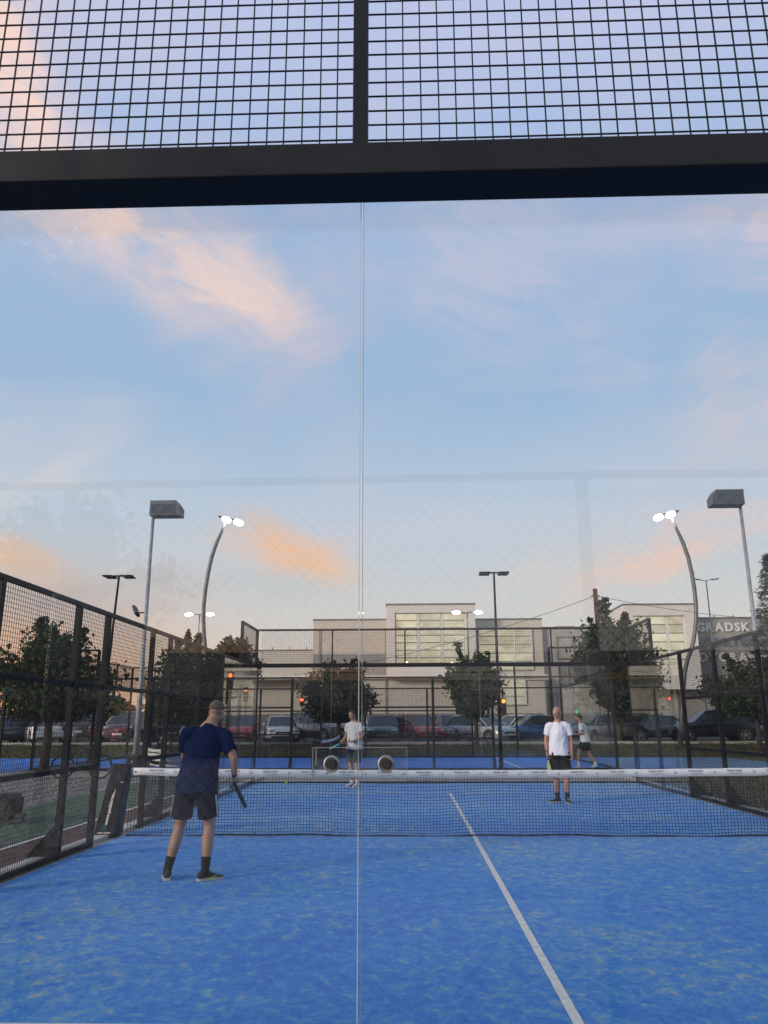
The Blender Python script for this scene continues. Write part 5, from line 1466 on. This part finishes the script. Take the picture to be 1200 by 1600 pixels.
# black wheeled holdall behind the fence at the left edge
hb_ = thing('wheeled_bag', 'bulky black wheeled sports bag with grey strap behind the left fence', 'bag', (-7.62, 1.5, 0))
m = MB(); m.loft([[Vector((x, y, z)) for x, y in ((-.40+i_, -.18+i_), (.36-i_, -.18+i_), (.40-i_, -.12+i_), (.40-i_, .14-i_), (.34-i_, .18-i_), (-.40+i_, .18-i_))] for z, i_ in ((.05, .04), (.10, 0), (.38, 0), (.46, .05))])
m.build('bag_body', BANNER, hb_, bevel=.02)
m = MB(); m.b2(-.10, -.055, -.195, -.183, .04, .44); m.build('strap', GALV, hb_)
m = MB(); m.tube([(-.28, 0, .44), (-.28, 0, .66), (.02, 0, .66), (.02, 0, .44)], .012, 6); m.build('pull_handle', RUBBER, hb_, True)
for x in (-.30, .30): MB().disc((x, -.16, .05), .05, .04, 'Y', 16).build('wheel', RUBBER, hb_)
m = MB(); m.bar((.38, -.1, .12), (.56, -.14, .13), .07, .05); m.bar((.5, -.13, .12), (.54, -.13, .03), .05); m.build('foot_bar', RUBBER, hb_)
m = MB(); m.b2(.02, .26, -.19, -.183, .16, .32); m.build('pocket', RUBBER, hb_)

# ================================================================== CARS
CARGL = mat('car_window_glass', (0.035, 0.045, 0.05), 0.06, 0, 0, spec=0.8)
TRIM = mat('black_car_trim', (0.02, 0.02, 0.022), 0.6)
HEADL = mat('headlight_lens', (0.42, 0.43, 0.44), 0.12, 0.5)
TAILL = mat('tail_light_lens', (0.30, 0.02, 0.015), 0.2)
ALLOY = mat('alloy_wheel', (0.36, 0.36, 0.37), 0.3, 0.8)
PLATE = mat('number_plate_white', (0.6, 0.6, 0.58), 0.5)
def paint(n, c, metal=0.3): return mat('car_paint_'+n, c, 0.28, metal, 0.06, 2.0, coat=0.6)
def car(label, x, y, z, heading, kind, pm, vgrille=False, plate=True, dark_lower=False, group='cars parked beyond the grass verge'):
    """local +X is the front"""
    th = thing('parked_car', label, 'car', (x, y, z), heading, group)
    L_, W_, H_ = dict(hatch=(3.95, 1.70, 1.47), suv=(4.5, 1.84, 1.68), sedan=(4.45, 1.76, 1.43), small=(3.6, 1.62, 1.48))[kind]
    h = L_/2; w = W_/2
    belt = .60*H_ if kind != 'suv' else .61*H_
    if kind == 'sedan': top = [(-h, .50), (-h+.06, .86), (-h+.25, .95), (-h*.55, .98), (-.3, .93), (.55*h-.25, .90), (h-.75, .84), (h-.25, .74), (h-.05, .62), (h, .45)]
    elif kind == 'suv': top = [(-h, .55), (-h+.05, .95), (-h+.15, 1.05), (-h*.5, 1.06), (0, 1.04), (.35*h, 1.04), (h-.75, 1.01), (h-.25, .94), (h-.05, .80), (h, .55)]
    else: top = [(-h, .50), (-h+.05, .82), (-h+.12, .93), (-h*.5, .93), (0, .91), (.42*h, .90), (h-.55, .84), (h-.2, .74), (h-.04, .60), (h, .42)]
    z0 = .20 if kind != 'suv' else .26
    rings = []
    for i, (px, zt) in enumerate(top):
        k = 1.0 if 1 < i < len(top)-2 else (.95 if i in (1, len(top)-2) else .86)
        ww = w*k; zb = z0+(.10 if i in (0, len(top)-1) else 0)
        zm = zb+(zt-zb)*.55
        half = [(.86*ww, zb), (ww*.985, zb+.07), (ww, zm), (ww*.975, zt-.10), (ww*.90, zt-.02), (ww*.5, zt+.012)]
        rings.append([Vector((px, a, b_)) for a, b_ in half]+[Vector((px, -a, b_)) for a, b_ in reversed(half)])
    body = MB().loft(rings).build('body', pm, th, True, bevel=0.0)
    # greenhouse
    if kind == 'sedan': cab = [(-h+.75, .96, .82), (-h+1.25, H_-.06, .66), (-.1, H_-.01, .68), (.45, H_-.05, .66), (1.15, .90, .80)]
    elif kind == 'suv': cab = [(-h+.10, 1.04, .80), (-h+.45, H_-.07, .68), (-.2, H_-.01, .70), (.45, H_-.06, .69), (1.20, 1.03, .80)]
    else: cab = [(-h+.10, .92, .80), (-h+.45, H_-.08, .64), (-.2, H_-.01, .67), (.35, H_-.05, .66), (1.12, .89, .80)]
    def crest(px): return float(np.interp(px, [t[0] for t in top], [t[1] for t in top]))
    rg_ = []
    for (px, zt, wt) in cab:
        zb = crest(px)-.05; wb = w*.93
        zt2 = max(zt, zb+.06); f = min(1, (zt2-zb)/(H_-zb-.05)); wt_ = wb+(w*.74-wb)*f
        rg_.append([Vector((px, wb, zb)), Vector((px, wt_, zt2-.03)), Vector((px, wt_*.86, zt2)), Vector((px, -wt_*.86, zt2)), Vector((px, -wt_, zt2-.03)), Vector((px, -wb, zb))])
    cabo = MB().loft(rg_).build('windows', CARGL, th)
    # roof skin and pillars
    rr = []
    for r_ in rg_[1:4]: rr.append([r_[1]+V(0, .012, -.02), r_[1]+V(0, .012, .014), r_[2]+V(0, 0, .014), r_[3]+V(0, 0, .014), r_[4]+V(0, -.012, .014), r_[4]+V(0, -.012, -.02)])
    MB().loft(rr).build('roof', pm, th, True)
    for a, b_, wd in ((0, 1, .075), (3, 4, .06)):
        for q0, q1 in ((0, 1), (5, 4)):
            s_ = 1 if q0 == 0 else -1
            MB().bar(rg_[a][q0 if a == 0 else q1]+V(0, s_*.008, .02), rg_[b_][q1 if a == 0 else q0]+V(0, s_*.008, 0), wd, .045).build('pillar', pm, th)
    for px in ((-.25,) if kind in ('hatch', 'small') else (-.1, -h+1.45 if kind == 'sedan' else -1.0)):
        for s_ in (-1, 1):
            zt = float(np.interp(px, [c[0] for c in cab], [c[1] for c in cab])); 
            MB().bar((px, s_*w*.935, crest(px)-.05), (px-.03, s_*w*.765, zt-.03), .05, .03).build('pillar', TRIM if px > -.5 else pm, th)
    # wheels
    wr_ = .31 if kind != 'suv' else .36; ax = h-.82
    for sx in (-1, 1):
        for sy in (-1, 1):
            c_ = V(sx*ax+(.06 if sx > 0 else 0), sy*(w-.10), wr_)
            MB().disc(c_+V(0, sy*.088, .02), wr_+.065, .045, 'Y', 24).build('wheel_arch', TRIM, th)
            wl = MB().disc(c_+V(0, sy*.03, 0), wr_, .20, 'Y', 24).build('wheel', RUBBER, th, bevel=.02)
            rm = MB().disc(c_+V(0, sy*.133, 0), wr_*.30, .012, 'Y', 12)
            for k in range(5):
                a = k*2*PI/5+.3; rm.bar(c_+V(0, sy*.137, 0), c_+V(math.cos(a)*wr_*.66, sy*.134, math.sin(a)*wr_*.66), .05, .012, up=(0, 1, 0))
            rm.torus(c_+V(0, sy*.13, 0), wr_*.66, .018, 'Y', 24, 6); rm.build('rim', ALLOY, wl)
    # front
    zf = top[-2][1]
    for sy in (-1, 1):
        MB().ell((h-.17, sy*w*.70, zf+.015), (.17, .19, .085), 14, 8, Matrix.Rotation(R(-18*sy), 3, 'Z')).build('headlight', HEADL, th, True)
        MB().ell((-h+.10, sy*w*.80, top[2][1]-.13), (.11, .10, .15), 12, 8).build('tail_light', TAILL, th, True)
        MB().ell((.72 if kind != 'sedan' else .62, sy*(w+.09), crest(.6)+.07), (.07, .11, .065), 10, 6).build('mirror', pm, th, True)
        for px in ((.05, -.95) if kind != 'small' else (0.0,)):
            MB().b2(px-.09, px+.03, sy*(w-.012), sy*(w+.012), crest(0)-.17, crest(0)-.14).build('door_handle', TRIM, th)
        for px in (.62, -.38):
            MB().b2(px-.006, px+.006, sy*(w-.02), sy*(w+.003), z0+.14, crest(0)-.08).build('door_gap', TRIM, th)
        MB().ell((h-.06, sy*w*.62, z0+.17), (.05, .10, .05), 10, 6).build('fog_light', HEADL, th, True)
    MB().box((h-.015, 0, zf-.09), (.06, w*.95, .12)).build('grille', TRIM, th, bevel=.012)
    MB().box((h-.03, 0, z0+.10), (.07, w*1.45, .13)).build('lower_grille', TRIM, th, bevel=.012)
    MB().box((-h+.03, 0, z0+.08), (.07, w*1.5, .16)).build('rear_bumper', TRIM, th, bevel=.012)
    if vgrille:
        vg = MB(); vg.bar((h+.03, -.16, zf-.02), (h+.035, 0, zf-.15), .02, .04); vg.bar((h+.03, .16, zf-.02), (h+.035, 0, zf-.15), .02, .04); vg.torus((h+.035, 0, zf-.07), .055, .010, 'X', 16, 5); vg.build('emblem', ALLOY, th)
    if plate:
        MB().box((h+.02, 0, z0+.24), (.02, .52, .11)).build('number_plate', PLATE, th)
        MB().box((-h-.005, 0, .62), (.02, .52, .11)).build('number_plate', PLATE, th)
    if dark_lower:
        for sy in (-1, 1): MB().b2(-h+.3, h-.4, sy*(w-.01), sy*(w+.008), z0+.02, z0+.36).build('cladding', TRIM, th)
    return th
SIL, WHT, BLK, GRY, RED, BLU, TEAL, DGR = (paint('silver', (.52, .53, .54), .3), paint('white', (.80, .80, .78), 0), paint('black', (.022, .023, .026)), paint('grey', (.25, .26, .27), .3),
    paint('red', (.45, .03, .03)), paint('blue', (.02, .11, .30)), paint('teal', (.03, .09, .11)), paint('dark_slate', (.08, .095, .11)))
F = R(-90)   # front towards the viewer
G_ = 0.46
car('dark grey sedan partly cut by the left photo edge', -23.3, 32.5, G_, R(-120), 'sedan', DGR)
car('white hatchback seen from behind three quarters, far left of the row', -21.2, 33.0, G_, R(125), 'hatch', WHT)
car('black small car between the white hatchback and the left fence post', -19.1, 34.0, G_, R(95), 'small', BLK)
car('pale silver small car behind the leafless left fence bay with the bicycle', -17.9, 36.5, G_, R(-100), 'small', SIL)
car('big black off-road car with a chrome V grille, left of the floodlight pole', -16.3, 33.4, G_, R(-92), 'suv', BLK, vgrille=True)
car('black estate behind the floodlight pole', -14.7, 37.5, G_, R(-88), 'suv', BLK)
car('grey hatchback parked behind the onlooker', -12.6, 33.8, G_, R(-85), 'hatch', GRY)
car('red hatchback half hidden behind the man in navy', -10.25, 33.6, G_, R(-80), 'hatch', RED)
car('silver sedan facing us between the man in navy and the far net', -8.1, 34.0, G_, R(-78), 'sedan', SIL)
car('grey off-road car with dark lower cladding, turned to the right', -5.75, 33.0, G_, R(-48), 'suv', GRY, dark_lower=True)
car('white car roof showing behind the grey off-road car', -4.3, 38.5, G_, R(-85), 'hatch', WHT)
car('dark teal sedan facing us, right of the glass seam', -2.35, 33.6, G_, R(-90), 'sedan', TEAL)
car('red hatchback facing half right, under the big window', -0.55, 33.4, G_, R(-62), 'hatch', RED)
car('purple grey hatchback between the red and the silver one', 1.3, 34.9, G_, R(-72), 'hatch', GRY)
car('silver hatchback with its nose towards us to the right, beneath the olive tree', 2.95, 32.8, G_, R(-45), 'hatch', SIL)
car('white small car behind the blue one', 5.6, 38.5, G_, R(-150), 'small', WHT)
car('blue sedan seen from its left side, behind the bald man', 6.1, 33.6, G_, R(188), 'sedan', BLU)
car('dark slate estate behind the running player', 10.2, 33.8, G_, R(170), 'suv', DGR)
car('dark sedan beside the trunk of the tall leafy tree', 13.0, 35.4, G_, R(175), 'sedan', BLK)
car('black off-road car with bright alloy wheels by the right fence', 15.6, 33.6, G_, R(178), 'suv', BLK)
car('silver sedan in the gap of the right fence', 19.3, 35.6, G_, R(185), 'sedan', SIL)
car('dark green off-road car at the right photo edge', 21.0, 32.2, G_, R(160), 'suv', TEAL)
car('black hatchback in the second row left, behind the silver sedan', -8.6, 40.0, G_, R(-90), 'hatch', BLK)
car('dark hatchback in the second row, behind the teal sedan', -1.2, 40.0, G_, R(-95), 'hatch', DGR)
